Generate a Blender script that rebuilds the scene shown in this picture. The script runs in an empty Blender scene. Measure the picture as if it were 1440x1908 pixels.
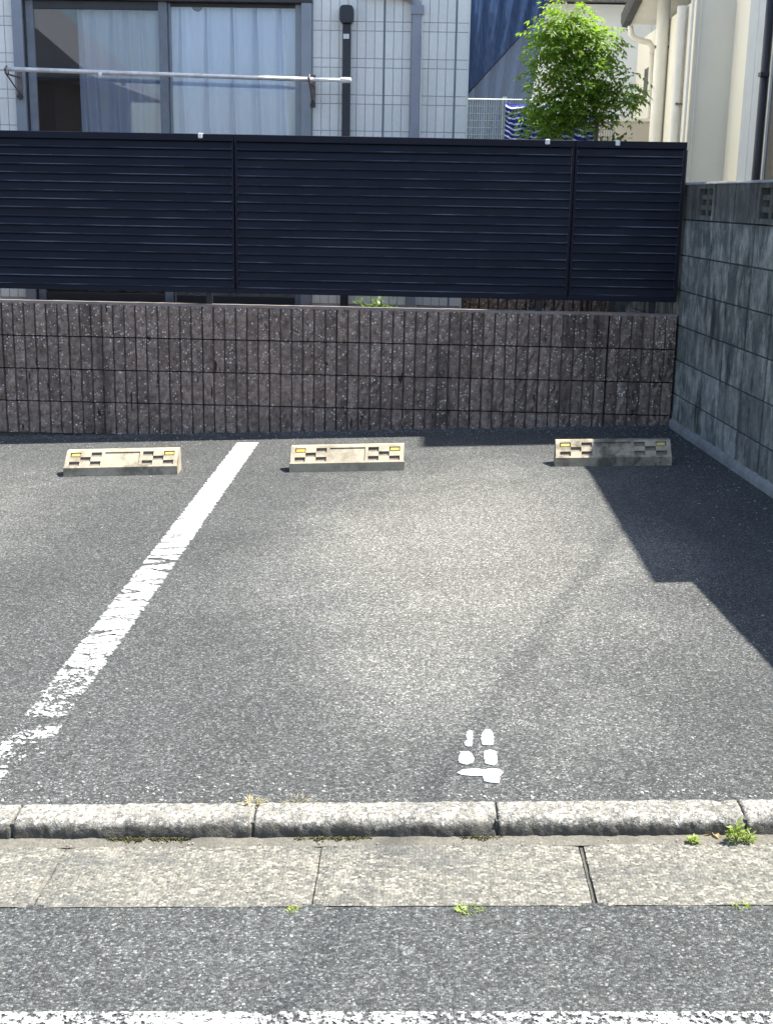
import bpy, bmesh, math, random
from mathutils import Vector, Matrix, noise
random.seed(7)
S = bpy.context.scene
COL = S.collection

# ------------------------------------------------------------------ camera
F_PX, PITCH, YAW, ROLL, CAM_H = 2344.4, 0.2461, 0.0276, 0.0189, 1.4
fw = Vector((-math.sin(YAW)*math.cos(PITCH), math.cos(YAW)*math.cos(PITCH), -math.sin(PITCH)))
rt0 = Vector((math.cos(YAW), math.sin(YAW), 0)); up0 = rt0.cross(fw)
rt = rt0*math.cos(ROLL) + up0*math.sin(ROLL); up = -rt0*math.sin(ROLL) + up0*math.cos(ROLL)
cam_d = bpy.data.cameras.new('camera'); cam = bpy.data.objects.new('camera', cam_d); COL.objects.link(cam)
M = Matrix((rt, up, -fw)).transposed().to_4x4(); M.translation = (0, 0, CAM_H)
cam.matrix_world = M
cam_d.sensor_fit = 'HORIZONTAL'; cam_d.sensor_width = 36; cam_d.lens = F_PX/1440*36
cam_d.clip_start = 0.05; cam_d.clip_end = 2000
S.camera = cam

# ------------------------------------------------------------------ sky, sun, exposure
SUN = Vector((0.50, 0.115, 1.0)).normalized()
w = bpy.data.worlds.new('World'); S.world = w; w.use_nodes = True
wn = w.node_tree.nodes; wl = w.node_tree.links
bg = wn['Background']; sky = wn.new('ShaderNodeTexSky'); sky.sky_type = 'NISHITA'; sky.sun_disc = False
sky.sun_elevation = math.asin(SUN.z); sky.sun_rotation = math.atan2(SUN.x, SUN.y)
sky.air_density = 1.0; sky.dust_density = 1.4; sky.ozone_density = 1.0
wl.new(sky.outputs[0], bg.inputs[0]); bg.inputs[1].default_value = 0.12
sd = bpy.data.lights.new('sun', 'SUN'); sd.energy = 4.8; sd.angle = math.radians(0.53); sd.color = (1.0, 0.965, 0.90)
sun = bpy.data.objects.new('sun', sd); COL.objects.link(sun); sun.rotation_euler = SUN.to_track_quat('Z', 'Y').to_euler()
sun.location = (6, 3, 12)
S.view_settings.view_transform = 'Standard'; S.view_settings.look = 'None'
S.view_settings.exposure = 1.55; S.view_settings.gamma = 1.0; S.view_settings.use_curve_mapping = False
S.cycles.max_bounces = 8; S.cycles.transparent_max_bounces = 24; S.cycles.use_denoising = True

# ------------------------------------------------------------------ measures of the place
YW = 7.614            # front of the brown block wall
SL = 0.042            # the street and the lot rise to the right
XR, ANG = 1.5177, 0.0716   # right-hand block wall: corner and direction
ROAD = -0.045         # road level below the lot
def gz(x, dz=0.0): return SL*x + 0.0036 + dz
def ray(px, py): return fw + rt*((px-720)/F_PX) - up*((py-954)/F_PX)
def at(px, py, Y):
    v = ray(px, py); t = Y/v.y; return Vector((v.x*t, Y, CAM_H + v.z*t))
def ground_at(px, py, dz=0.0):
    v = ray(px, py); t = (gz(0, dz)-CAM_H)/(v.z - SL*v.x); return Vector((v.x*t, v.y*t, CAM_H+v.z*t))

# ------------------------------------------------------------------ helpers
class MB:
    def __init__(s): s.v = []; s.f = []; s.m = []
    def quad(s, a, b, c, d, mi=0):
        n = len(s.v); s.v += [tuple(a), tuple(b), tuple(c), tuple(d)]; s.f.append((n, n+1, n+2, n+3)); s.m.append(mi)
    def poly(s, pts, mi=0):
        n = len(s.v); s.v += [tuple(p) for p in pts]; s.f.append(tuple(range(n, n+len(pts)))); s.m.append(mi)
    def box(s, x0, x1, y0, y1, z0, z1, mi=0):
        n = len(s.v)
        s.v += [(x0,y0,z0),(x1,y0,z0),(x1,y1,z0),(x0,y1,z0),(x0,y0,z1),(x1,y0,z1),(x1,y1,z1),(x0,y1,z1)]
        for q in ((0,3,2,1),(4,5,6,7),(0,1,5,4),(1,2,6,5),(2,3,7,6),(3,0,4,7)):
            s.f.append(tuple(n+i for i in q)); s.m.append(mi)
    def prism(s, prof, axis, a, b, mi=0):
        # prof: list of 2D points (counter-clockwise seen from +axis), axis 'x' uses (y,z), 'z' uses (x,y), 'y' uses (x,z)
        n = len(s.v); k = len(prof)
        def P(u, v, t):
            return {'x': (t, u, v), 'y': (u, t, v), 'z': (u, v, t)}[axis]
        s.v += [P(u, v, a) for u, v in prof] + [P(u, v, b) for u, v in prof]
        for i in range(k):
            j = (i+1) % k; s.f.append((n+i, n+j, n+k+j, n+k+i)); s.m.append(mi)
        s.f.append(tuple(n+i for i in reversed(range(k)))); s.m.append(mi)
        s.f.append(tuple(n+k+i for i in range(k))); s.m.append(mi)
    def tube(s, pts, r, seg=10, mi=0, cap=True):
        pts = [Vector(p) for p in pts]; n0 = len(s.v)
        rs = r if isinstance(r, (list, tuple)) else [r]*len(pts)
        ref = None
        for i, p in enumerate(pts):
            d = (pts[min(i+1, len(pts)-1)] - pts[max(i-1, 0)]).normalized()
            if ref is None: ref = Vector((0,0,1)) if abs(d.z) < 0.9 else Vector((1,0,0))
            a = d.cross(ref).normalized(); b = d.cross(a).normalized(); ref = -b if False else ref
            for k in range(seg):
                t = 2*math.pi*k/seg; s.v.append(tuple(p + (a*math.cos(t) + b*math.sin(t))*rs[i]))
        for i in range(len(pts)-1):
            for k in range(seg):
                j = (k+1) % seg; q = n0+i*seg
                s.f.append((q+k, q+j, q+seg+j, q+seg+k)); s.m.append(mi)
        if cap:
            s.f.append(tuple(n0+k for k in reversed(range(seg)))); s.m.append(mi)
            q = n0+(len(pts)-1)*seg; s.f.append(tuple(q+k for k in range(seg))); s.m.append(mi)
    def grid(s, nu, nv, fn, mi=0):
        n = len(s.v)
        for i in range(nu+1):
            for j in range(nv+1): s.v.append(tuple(fn(i/nu, j/nv)))
        for i in range(nu):
            for j in range(nv):
                a = n+i*(nv+1)+j; s.f.append((a, a+nv+1, a+nv+2, a+1)); s.m.append(mi)
    def mesh(s, name, mats, smooth=False, bevel=0.0, fix=True, seg=1):
        me = bpy.data.meshes.new(name); me.from_pydata(s.v, [], s.f)
        for mt in (mats if isinstance(mats, (list, tuple)) else [mats]): me.materials.append(mt)
        me.polygons.foreach_set('material_index', s.m)
        if fix or bevel:
            bm = bmesh.new(); bm.from_mesh(me)
            if bevel:
                bmesh.ops.remove_doubles(bm, verts=bm.verts, dist=1e-5)
                es = [e for e in bm.edges if len(e.link_faces) == 2 and e.calc_face_angle(0) > 0.5]
                bmesh.ops.bevel(bm, geom=es, offset=bevel, segments=seg, affect='EDGES', profile=0.5)
            bmesh.ops.recalc_face_normals(bm, faces=bm.faces); bm.to_mesh(me); bm.free()
        if smooth: me.polygons.foreach_set('use_smooth', [True]*len(me.polygons))
        me.update(); return me
def link(name, me, parent=None, loc=(0,0,0), rot=(0,0,0), scale=None):
    o = bpy.data.objects.new(name, me); COL.objects.link(o); o.parent = parent
    o.location = loc; o.rotation_euler = rot
    if scale: o.scale = scale
    return o
def tag(o, label=None, cat=None, group=None, kind=None):
    if label: o['label'] = label
    if cat: o['category'] = cat
    if group: o['group'] = group
    if kind: o['kind'] = kind
    return o
def thing(name, label, cat, loc=(0,0,0), rz=0.0, group=None):
    o = link(name, None, None, loc, (0,0,rz)); o.empty_display_size = 0.1
    return tag(o, label, cat, group)
def fbm(v, o=3):
    return noise.fractal(Vector(v), 1.0, 2.0, o)

# ------------------------------------------------------------------ material helpers
class NT:
    def __init__(s, name):
        s.mat = bpy.data.materials.new(name); s.mat.use_nodes = True
        s.t = s.mat.node_tree; s.b = s.t.nodes['Principled BSDF']; s.out = s.t.nodes['Material Output']
        s._pos = None
    def n(s, typ, ins=None, **kw):
        nd = s.t.nodes.new(typ)
        for k, v in kw.items(): setattr(nd, k, v)
        for k, v in (ins or {}).items(): s.set(nd.inputs[k], v)
        return nd
    def set(s, sock, v):
        if isinstance(v, bpy.types.NodeSocket): s.t.links.new(v, sock)
        elif isinstance(v, bpy.types.Node): s.t.links.new(v.outputs[0], sock)
        else:
            if sock.type == 'RGBA' and len(v) == 3: v = (*v, 1)
            sock.default_value = v
    def pos(s):
        if s._pos is None: s._pos = s.n('ShaderNodeNewGeometry').outputs['Position']
        return s._pos
    def local(s): return s.n('ShaderNodeTexCoord').outputs['Object']
    def mapv(s, vec, scale=(1,1,1), loc=(0,0,0), rot=(0,0,0)):
        return s.n('ShaderNodeMapping', {'Vector': vec, 'Scale': scale, 'Location': loc, 'Rotation': rot}).outputs[0]
    def noise(s, vec, scale, detail=3.0, rough=0.55, dist=0.0):
        return s.n('ShaderNodeTexNoise', {'Vector': vec, 'Scale': scale, 'Detail': detail, 'Roughness': rough, 'Distortion': dist}).outputs[0]
    def voro(s, vec, scale, feature='F1', rnd=1.0):
        return s.n('ShaderNodeTexVoronoi', {'Vector': vec, 'Scale': scale, 'Randomness': rnd}, feature=feature)
    def ramp(s, fac, stops, interp='LINEAR'):
        r = s.n('ShaderNodeValToRGB', {'Fac': fac}); cr = r.color_ramp; cr.interpolation = interp
        while len(cr.elements) < len(stops): cr.elements.new(0.5)
        for e, (p, c) in zip(cr.elements, stops):
            e.position = p; e.color = (c, c, c, 1) if isinstance(c, (int, float)) else (*c, 1)
        return r.outputs[0]
    def mix(s, fac, a, b, blend='MIX'):
        m = s.n('ShaderNodeMix', data_type='RGBA', blend_type=blend)
        s.set(m.inputs[0], fac); s.set(m.inputs[6], a); s.set(m.inputs[7], b); return m.outputs[2]
    def math(s, op, a, b=0.0, c=None):
        m = s.n('ShaderNodeMath', operation=op); s.set(m.inputs[0], a); s.set(m.inputs[1], b)
        if c is not None: s.set(m.inputs[2], c)
        return m.outputs[0]
    def rng(s, v, a, b, c=0.0, d=1.0, smooth=False):
        m = s.n('ShaderNodeMapRange', {'Value': v, 'From Min': a, 'From Max': b, 'To Min': c, 'To Max': d})
        if smooth: m.interpolation_type = 'SMOOTHSTEP'
        return m.outputs[0]
    def xyz(s, vec):
        return s.n('ShaderNodeSeparateXYZ', {'Vector': vec}).outputs
    def objrand(s): return s.n('ShaderNodeObjectInfo').outputs['Random']
    def bump(s, h, strength=0.4, dist=0.01, prev=None):
        ins = {'Height': h, 'Strength': strength, 'Distance': dist}
        if prev is not None: ins['Normal'] = prev
        return s.n('ShaderNodeBump', ins).outputs[0]
    def fin(s, color=None, rough=None, normal=None, metallic=None, spec=None):
        if color is not None: s.set(s.b.inputs['Base Color'], color)
        if rough is not None: s.set(s.b.inputs['Roughness'], rough)
        if normal is not None: s.set(s.b.inputs['Normal'], normal)
        if metallic is not None: s.set(s.b.inputs['Metallic'], metallic)
        if spec is not None: s.set(s.b.inputs['Specular IOR Level'], spec)
        return s.mat
def plain(name, col, rough=0.5, metallic=0.0, var=0.12, vscale=6.0, bump=0.0, bscale=80.0, spec=None):
    m = NT(name); p = m.pos()
    f = m.noise(p, vscale, 4, 0.6)
    c = m.mix(m.rng(f, 0.3, 0.7), tuple(x*(1-var) for x in col), tuple(min(1, x*(1+var)) for x in col))
    nrm = m.bump(m.noise(p, bscale, 3), bump, 0.004) if bump else None
    r = m.rng(m.noise(p, vscale*3, 3), 0.3, 0.7, max(0.02, rough-0.07), min(1, rough+0.07))
    return m.fin(c, r, nrm, metallic, spec)

# ------------------------------------------------------------------ materials
def asphalt_mat(name, tone, warm=(1.0, 1.0, 1.0), worn=False):  # worn adds painted patches of reflected light, plus the stains
    m = NT(name); p = m.pos()
    v1 = m.voro(p, 205); c1 = m.xyz(v1.outputs['Color'])
    agg = m.ramp(c1[0], [(0.0, 0.42), (0.35, 0.72), (0.62, 1.0), (0.84, 1.35), (0.94, 1.8), (1.0, 2.6)])
    edge = m.voro(p, 205, 'DISTANCE_TO_EDGE').outputs['Distance']
    agg = m.math('MULTIPLY', agg, m.rng(edge, 0.0, 0.13, 0.52, 1.0))
    v2 = m.voro(p, 120); c2 = m.xyz(v2.outputs['Color'])
    st = m.math('MULTIPLY', m.rng(c2[1], 0.90, 0.94), m.rng(v2.outputs['Distance'], 0.42, 0.28))
    agg = m.mix(st, agg, (2.5, 2.45, 2.35))
    v3 = m.voro(p, 62); c3 = m.xyz(v3.outputs['Color'])
    st3 = m.math('MULTIPLY', m.rng(c3[2], 0.955, 0.965), m.rng(v3.outputs['Distance'], 0.26, 0.18))
    agg = m.mix(st3, agg, (2.9, 2.85, 2.8))
    f1 = m.noise(p, 70, 2, 0.6)
    big = m.noise(m.mapv(p, (1, 1, 0)), 0.9, 4, 0.6, 0.4); mid = m.noise(m.mapv(p, (1, 1, 0)), 4.5, 4, 0.6)
    k = m.math('MULTIPLY', m.rng(big, 0.3, 0.7, 0.84, 1.14), m.rng(mid, 0.25, 0.75, 0.90, 1.10))
    k = m.math('MULTIPLY', k, m.rng(f1, 0.3, 0.7, 0.84, 1.16))
    base = m.mix(m.rng(c1[1], 0.2, 0.9), (tone*0.95, tone*1.02, tone*1.01), (tone*1.02, tone*1.01, tone*0.94))
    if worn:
        # light reflected onto the bay middles, painted as paler warmer asphalt; the rest darker
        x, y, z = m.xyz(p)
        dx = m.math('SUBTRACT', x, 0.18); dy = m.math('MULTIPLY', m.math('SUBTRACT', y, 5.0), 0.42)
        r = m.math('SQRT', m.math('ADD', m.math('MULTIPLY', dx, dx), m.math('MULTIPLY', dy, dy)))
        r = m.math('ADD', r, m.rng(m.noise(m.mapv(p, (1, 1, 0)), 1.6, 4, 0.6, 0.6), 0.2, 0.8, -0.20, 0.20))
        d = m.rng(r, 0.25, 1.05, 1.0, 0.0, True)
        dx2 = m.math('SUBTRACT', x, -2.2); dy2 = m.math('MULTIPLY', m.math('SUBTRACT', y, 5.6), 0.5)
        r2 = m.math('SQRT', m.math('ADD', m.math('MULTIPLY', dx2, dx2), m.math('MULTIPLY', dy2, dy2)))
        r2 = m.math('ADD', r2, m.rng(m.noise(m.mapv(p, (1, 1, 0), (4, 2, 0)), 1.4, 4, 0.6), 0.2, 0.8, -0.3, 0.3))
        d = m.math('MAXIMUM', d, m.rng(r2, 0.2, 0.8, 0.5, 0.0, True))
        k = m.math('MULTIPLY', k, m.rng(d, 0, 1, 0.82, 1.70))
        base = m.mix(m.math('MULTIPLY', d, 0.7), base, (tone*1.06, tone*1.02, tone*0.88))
        # oil and bitumen stains
        so = m.noise(m.mapv(p, (1, 1, 0), (9, 1, 0)), 2.3, 3, 0.55)
        k = m.math('MULTIPLY', k, m.rng(so, 0.66, 0.78, 1.0, 0.80))
        dr = m.voro(m.mapv(p, (1, 1, 0), (0.37, 0.21, 0)), 1.35); dc = m.xyz(dr.outputs['Color'])
        dd = m.math('ADD', dr.outputs['Distance'], m.rng(m.noise(p, 30, 3), 0.3, 0.7, -0.012, 0.012))
        k = m.math('MULTIPLY', k, m.mix(m.rng(dc[0], 0.55, 0.6), (1, 1, 1), m.rng(dd, 0.022, 0.045, 0.55, 1.0)))
    col = m.mix(1.0, base, m.mix(1.0, agg, k, 'MULTIPLY'), 'MULTIPLY')
    col = m.mix(1.0, col, warm, 'MULTIPLY')
    b = m.bump(m.math('ADD', m.math('MULTIPLY', v1.outputs['Distance'], -0.7), m.math('MULTIPLY', f1, 0.6)), 0.6, 0.005)
    return m.fin(col, 0.88, b, spec=0.25)

def concrete_mat(name, col, dark, scale=1.0, streak=0.0, pit=0.3, grime=0.5):
    m = NT(name); p = m.pos()
    a = m.noise(p, 9*scale, 5, 0.65); b = m.noise(p, 2.0*scale, 4, 0.6)
    c = m.mix(m.rng(a, 0.35, 0.65), tuple(x*0.82 for x in col), tuple(x*1.13 for x in col))
    c = m.mix(m.math('MULTIPLY', m.rng(b, 0.48, 0.7), grime), c, dark)
    if streak:
        sv = m.noise(m.mapv(p, (16, 16, 1.3)), 1.0, 5, 0.65)
        s2 = m.noise(m.mapv(p, (45, 45, 2.2)), 1.0, 3, 0.6)
        c = m.mix(m.math('MULTIPLY', m.rng(sv, 0.46, 0.66), streak), c, dark)
        c = m.mix(m.math('MULTIPLY', m.rng(s2, 0.55, 0.72), streak*0.5), c, tuple(x*1.35 for x in col))
    sp = m.noise(p, 160, 2, 0.7)
    c = m.mix(m.rng(sp, 0.35, 0.7, 0.0, pit), c, tuple(x*0.45 for x in col))
    h = m.math('ADD', m.noise(p, 120, 3, 0.6), m.math('MULTIPLY', a, 0.6))
    return m.fin(c, 0.9, m.bump(h, 0.5, 0.005), spec=0.2)

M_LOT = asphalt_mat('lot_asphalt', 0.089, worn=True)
M_ROAD = asphalt_mat('road_asphalt', 0.078, (0.98, 1.0, 1.0))
M_EARTH = plain('yard_soil', (0.16, 0.14, 0.11), 0.95, var=0.3, bump=0.5)

def kerb_mat():
    m = NT('kerb_concrete'); p = m.pos()
    n1 = m.noise(p, 95, 4, 0.75); n2 = m.noise(p, 14, 4, 0.6); n3 = m.noise(p, 200, 2, 0.6)
    c = m.mix(m.rng(n2, 0.35, 0.65), (0.155, 0.147, 0.124), (0.29, 0.277, 0.238))
    c = m.mix(m.rng(n1, 0.50, 0.58, 0, 0.9), c, (0.085, 0.085, 0.08))
    c = m.mix(m.rng(n3, 0.58, 0.68, 0, 0.8), c, (0.48, 0.46, 0.42))
    v = m.voro(p, 120); cc = m.xyz(v.outputs['Color'])
    c = m.mix(m.rng(cc[0], 0.85, 0.9, 0, 0.7), c, (0.50, 0.48, 0.44))
    # grime, algae and the gutter face's shade painted as one darkening, ragged upper edge
    x, y, z = m.xyz(p)
    hgt = m.math('SUBTRACT', z, m.math('MULTIPLY', x, SL))
    g = m.math('ADD', hgt, m.rng(m.noise(m.mapv(p, (1, 1, 1)), 22, 4, 0.7), 0.25, 0.75, -0.016, 0.016))
    c = m.mix(m.rng(g, 0.0, -0.014, 0, 0.9), c, (0.060, 0.056, 0.046))
    b = m.bump(m.math('ADD', n1, m.math('MULTIPLY', n3, 0.5)), 0.8, 0.006)
    return m.fin(c, 0.92, b, spec=0.2)
def gutter_mat():
    m = NT('gutter_concrete'); p = m.pos()
    v = m.voro(p, 135); cc = m.xyz(v.outputs['Color'])
    c = m.ramp(cc[0], [(0.0, (0.060, 0.060, 0.055)), (0.25, (0.105, 0.101, 0.086)), (0.5, (0.150, 0.142, 0.116)), (0.78, (0.215, 0.202, 0.162)), (1.0, (0.36, 0.34, 0.28))])
    e = m.voro(p, 135, 'DISTANCE_TO_EDGE').outputs['Distance']
    c = m.mix(m.rng(e, 0.0, 0.12, 0.55, 0.0), c, (0.16, 0.15, 0.125))
    f = m.noise(p, 45, 3, 0.65); c = m.mix(m.rng(f, 0.3, 0.7, 0.35, 0.0), c, (0.14, 0.135, 0.12))
    b1 = m.noise(m.mapv(p, (1, 3, 1)), 3.2, 5, 0.65, 0.3); c = m.mix(m.rng(b1, 0.47, 0.68, 0, 0.7), c, (0.075, 0.078, 0.074))
    b2 = m.noise(m.mapv(p, (1, 1, 1), (3, 7, 0)), 5.0, 4, 0.6); c = m.mix(m.rng(b2, 0.60, 0.72, 0, 0.55), c, (0.33, 0.31, 0.26))
    r = m.math('ADD', m.math('MULTIPLY', v.outputs['Distance'], -0.8), f)
    return m.fin(c, 0.92, m.bump(r, 0.7, 0.006), spec=0.2)
M_KERB = kerb_mat(); M_GUT = gutter_mat()
M_MORT = concrete_mat('mortar', (0.16, 0.15, 0.122), (0.09, 0.085, 0.07), 4.0, pit=0.7, grime=0.9)

M_MORTDK = concrete_mat('joint_dirt', (0.10, 0.095, 0.08), (0.04, 0.04, 0.035), 3.0, pit=0.6)

def paint_mat(name, worn_from=None, dense=False):
    # road paint: worn through to the asphalt where the traffic has rubbed it off, cracked across
    m = NT(name); p = m.pos(); x, y, z = m.xyz(p)
    v = m.voro(p, 135); ed = m.voro(p, 120, 'DISTANCE_TO_EDGE').outputs['Distance']
    n = m.noise(p, 75, 4, 0.7); n2 = m.noise(p, 9, 4, 0.65)
    if dense:
        keep = m.rng(m.math('ADD', m.math('MULTIPLY', n, 0.8), m.math('MULTIPLY', n2, 0.35)), 0.56, 0.62)
    else:
        wear = m.math('ADD', m.math('MULTIPLY', n, 0.62), m.math('MULTIPLY', n2, 0.5))
        # threshold grows toward the street where wheels turn in
        th = m.ramp(m.rng(y, 2.7, 4.4), [(0.0, 0.44), (0.11, 0.47), (0.15, 0.63), (0.20, 0.61), (0.26, 0.60), (0.32, 0.635), (0.41, 0.60), (0.53, 0.55), (0.765, 0.505), (1.0, 0.475)])
        th = m.math('ADD', th, m.math('MULTIPLY', m.rng(x, -1.045, -1.0), m.rng(y, 3.0, 2.9, 0.0, 0.35)))
        keep = m.rng(m.math('SUBTRACT', wear, th), -0.02, 0.03)
        # cracks across the line
        yy = m.math('ADD', m.math('MULTIPLY', y, 12.0), m.rng(m.noise(p, 7, 3, 0.6), 0, 1, -0.9, 0.9))
        cvv = m.n('ShaderNodeCombineXYZ', {0: m.math('MULTIPLY', x, 1.6), 1: yy, 2: 0.0}).outputs[0]
        cv = m.voro(cvv, 1.0, 'DISTANCE_TO_EDGE').outputs['Distance']
        ck = m.rng(m.math('ADD', cv, m.rng(m.noise(p, 60, 3), 0.3, 0.7, -0.02, 0.03)), 0.03, 0.075, 0.0, 1.0)
        amt = m.ramp(m.rng(y, 2.7, 6.6), [(0.0, 1.0), (0.55, 1.0), (0.72, 0.6), (0.9, 0.35)])
        ck = m.math('MAXIMUM', ck, m.math('SUBTRACT', 1.0, amt))
        keep = m.math('MULTIPLY', keep, ck)
        # ragged long edges
        xc = m.math('ABSOLUTE', m.math('SUBTRACT', x, -1.035))
        ee = m.math('ADD', xc, m.rng(m.noise(p, 28, 4, 0.7), 0.25, 0.75, -0.012, 0.012))
        keep = m.math('MULTIPLY', keep, m.rng(ee, 0.066, 0.060))
    k_ = 0.78 if dense else 1.0
    c = m.mix(m.rng(n, 0.3, 0.7), (0.40*k_, 0.40*k_, 0.39*k_), (0.62*k_, 0.62*k_, 0.60*k_))
    bs = m.fin(c, 0.7, m.bump(n, 0.5, 0.004))
    tr = m.n('ShaderNodeBsdfTransparent'); mx = m.n('ShaderNodeMixShader')
    m.set(mx.inputs[0], keep); m.t.links.new(tr.outputs[0], mx.inputs[1]); m.t.links.new(m.b.outputs[0], mx.inputs[2])
    m.t.links.new(mx.outputs[0], m.out.inputs[0]); return m.mat
M_LINE = paint_mat('bay_line_paint'); M_RLINE = paint_mat('road_line_paint', dense=True)
M_NUM = plain('number_paint', (0.66, 0.66, 0.64), 0.65, var=0.06, vscale=30, bump=0.4, bscale=120)

def rib_mat(name, col):
    m = NT(name); p = m.pos(); r = m.objrand()
    a = m.noise(p, 26, 4, 0.7); b = m.noise(p, 2.2, 4, 0.6); f = m.noise(p, 180, 2, 0.6)
    c = m.mix(m.rng(a, 0.3, 0.7), tuple(x*0.42 for x in col), tuple(x*1.35 for x in col))
    c = m.mix(1.0, c, m.ramp(r, [(0.0, 0.80), (0.5, 1.0), (1.0, 1.18)]), 'MULTIPLY')
    c = m.mix(1.0, c, m.rng(f, 0.3, 0.7, 0.65, 1.35), 'MULTIPLY')
    # water stains running down the wall, mostly black algae
    sv = m.noise(m.mapv(p, (3.2, 1, 0.45)), 1.0, 4, 0.62)
    c = m.mix(m.rng(sv, 0.54, 0.68, 0.0, 0.72), c, (0.020, 0.018, 0.018))
    s2 = m.noise(m.mapv(p, (30, 1, 7), (3, 0, 5)), 1.0, 2, 0.5)
    c = m.mix(m.rng(s2, 0.70, 0.74, 0.0, 0.9), c, (0.012, 0.011, 0.011))
    # pale quartz chips in the split face, thicker toward the weathered top course
    z = m.xyz(p)[2]
    v = m.voro(p, 74); cc = m.xyz(v.outputs['Color'])
    th = m.math('ADD', m.rng(z, 0.15, 0.62, 0.86, 0.74), m.math('ADD', m.rng(m.noise(p, 7, 2), 0.35, 0.65, 0.06, -0.06), m.rng(m.math('FRACT', m.math('MULTIPLY', r, 17.3)), 0, 1, -0.07, 0.09)))
    k = m.math('MULTIPLY', m.rng(m.math('SUBTRACT', cc[0], th), 0.0, 0.03), m.rng(v.outputs['Distance'], 0.46, 0.32))
    c = m.mix(k, c, m.mix(m.rng(cc[1], 0, 1), (0.46, 0.41, 0.34), (0.86, 0.78, 0.66)))
    h = m.math('ADD', m.math('MULTIPLY', a, 0.7), m.math('ADD', m.math('MULTIPLY', f, 0.25), m.math('MULTIPLY', k, 0.25)))
    return m.fin(c, 0.9, m.bump(h, 1.0, 0.013), spec=0.2)
M_RIB = rib_mat('split_face_brown', (0.25, 0.188, 0.155))
M_RIBCORE = concrete_mat('brown_block_core', (0.15, 0.122, 0.108), (0.06, 0.05, 0.045), 2.0, pit=0.4)
M_CAP = concrete_mat('wall_top_mortar', (0.25, 0.205, 0.175), (0.13, 0.105, 0.09), 2.0)
def grey_block_mat():
    m = NT('grey_block'); p = m.pos(); r = m.objrand(); x, y, z = m.xyz(p)
    a = m.noise(p, 11, 5, 0.68); b = m.noise(p, 1.7, 3, 0.6)
    c = m.mix(m.rng(a, 0.32, 0.68), (0.112, 0.117, 0.110), (0.29, 0.295, 0.272))
    c = m.mix(1.0, c, m.ramp(r, [(0.0, 0.60), (0.5, 0.98), (1.0, 1.36)]), 'MULTIPLY')
    sv = m.noise(m.mapv(p, (6, 6, 3.0)), 1.0, 6, 0.75, 0.7)
    s2 = m.noise(m.mapv(p, (12, 12, 3.6), (4, 1, 2)), 1.0, 6, 0.75, 0.6)
    top = m.rng(z, 0.6, 1.5, 0.0, 0.10)
    c = m.mix(m.rng(m.math('ADD', sv, top), 0.48, 0.62, 0, 0.8), c, (0.065, 0.078, 0.078))
    c = m.mix(m.rng(s2, 0.53, 0.66, 0, 0.7), c, (0.43, 0.43, 0.40))
    # the weathered top course carries years of soot and lichen
    t = m.math('ADD', z, m.rng(m.noise(p, 5, 4, 0.6), 0.25, 0.75, -0.06, 0.06))
    c = m.mix(m.rng(t, 1.25, 1.36, 0, 0.82), c, m.mix(m.rng(s2, 0.4, 0.65), (0.062, 0.060, 0.052), (0.135, 0.135, 0.12)))
    dk = m.noise(m.mapv(p, (7, 7, 2.2), (1, 8, 4)), 1.0, 4, 0.6)
    c = m.mix(m.rng(dk, 0.56, 0.67, 0, 0.88), c, (0.03, 0.032, 0.034))
    h = m.math('ADD', m.noise(p, 130, 3, 0.6), m.math('MULTIPLY', a, 0.5))
    return m.fin(c, 0.92, m.bump(h, 0.55, 0.005), spec=0.2)
M_GBLOCK = grey_block_mat()
M_GJOINT = concrete_mat('grey_wall_joint', (0.07, 0.075, 0.075), (0.03, 0.03, 0.03), 2.0)
M_FOOT = concrete_mat('wall_footing', (0.26, 0.26, 0.25), (0.11, 0.11, 0.10), 2.0, pit=0.5)

def alu_mat(name, ledge=False):
    m = NT(name); p = m.pos()
    n = m.noise(m.mapv(p, (0.8, 1, 10)), 1.5, 4, 0.6); d = m.noise(p, 5, 5, 0.65)
    c = m.mix(m.rng(n, 0.3, 0.7), (0.0042, 0.0054, 0.0142), (0.0068, 0.0086, 0.0200))
    c = m.mix(m.rng(d, 0.52, 0.75, 0, 0.3), c, (0.014, 0.016, 0.026))
    if ledge:   # dust that has settled along the lip of each louvre
        z = m.xyz(m.local())[2]; dn = m.noise(m.mapv(p, (2.2, 1, 26)), 1.0, 4, 0.65)
        k = m.math('MULTIPLY', m.math('MULTIPLY', m.rng(z, 0.0032, 0.0044), m.rng(z, 0.0095, 0.0068)), m.rng(dn, 0.46, 0.66, 0.12, 1.0))
        c = m.mix(k, c, (0.15, 0.155, 0.18))
    return m.fin(c, m.rng(d, 0.3, 0.7, 0.42, 0.62), None, 0.0, 0.22)
M_ALU = alu_mat('navy_aluminium'); M_SLAT = alu_mat('navy_louvre', True)
M_ALUDK = plain('dark_aluminium', (0.012, 0.013, 0.020), 0.45)
M_CLIP = plain('white_plastic', (0.72, 0.72, 0.70), 0.4)

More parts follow.
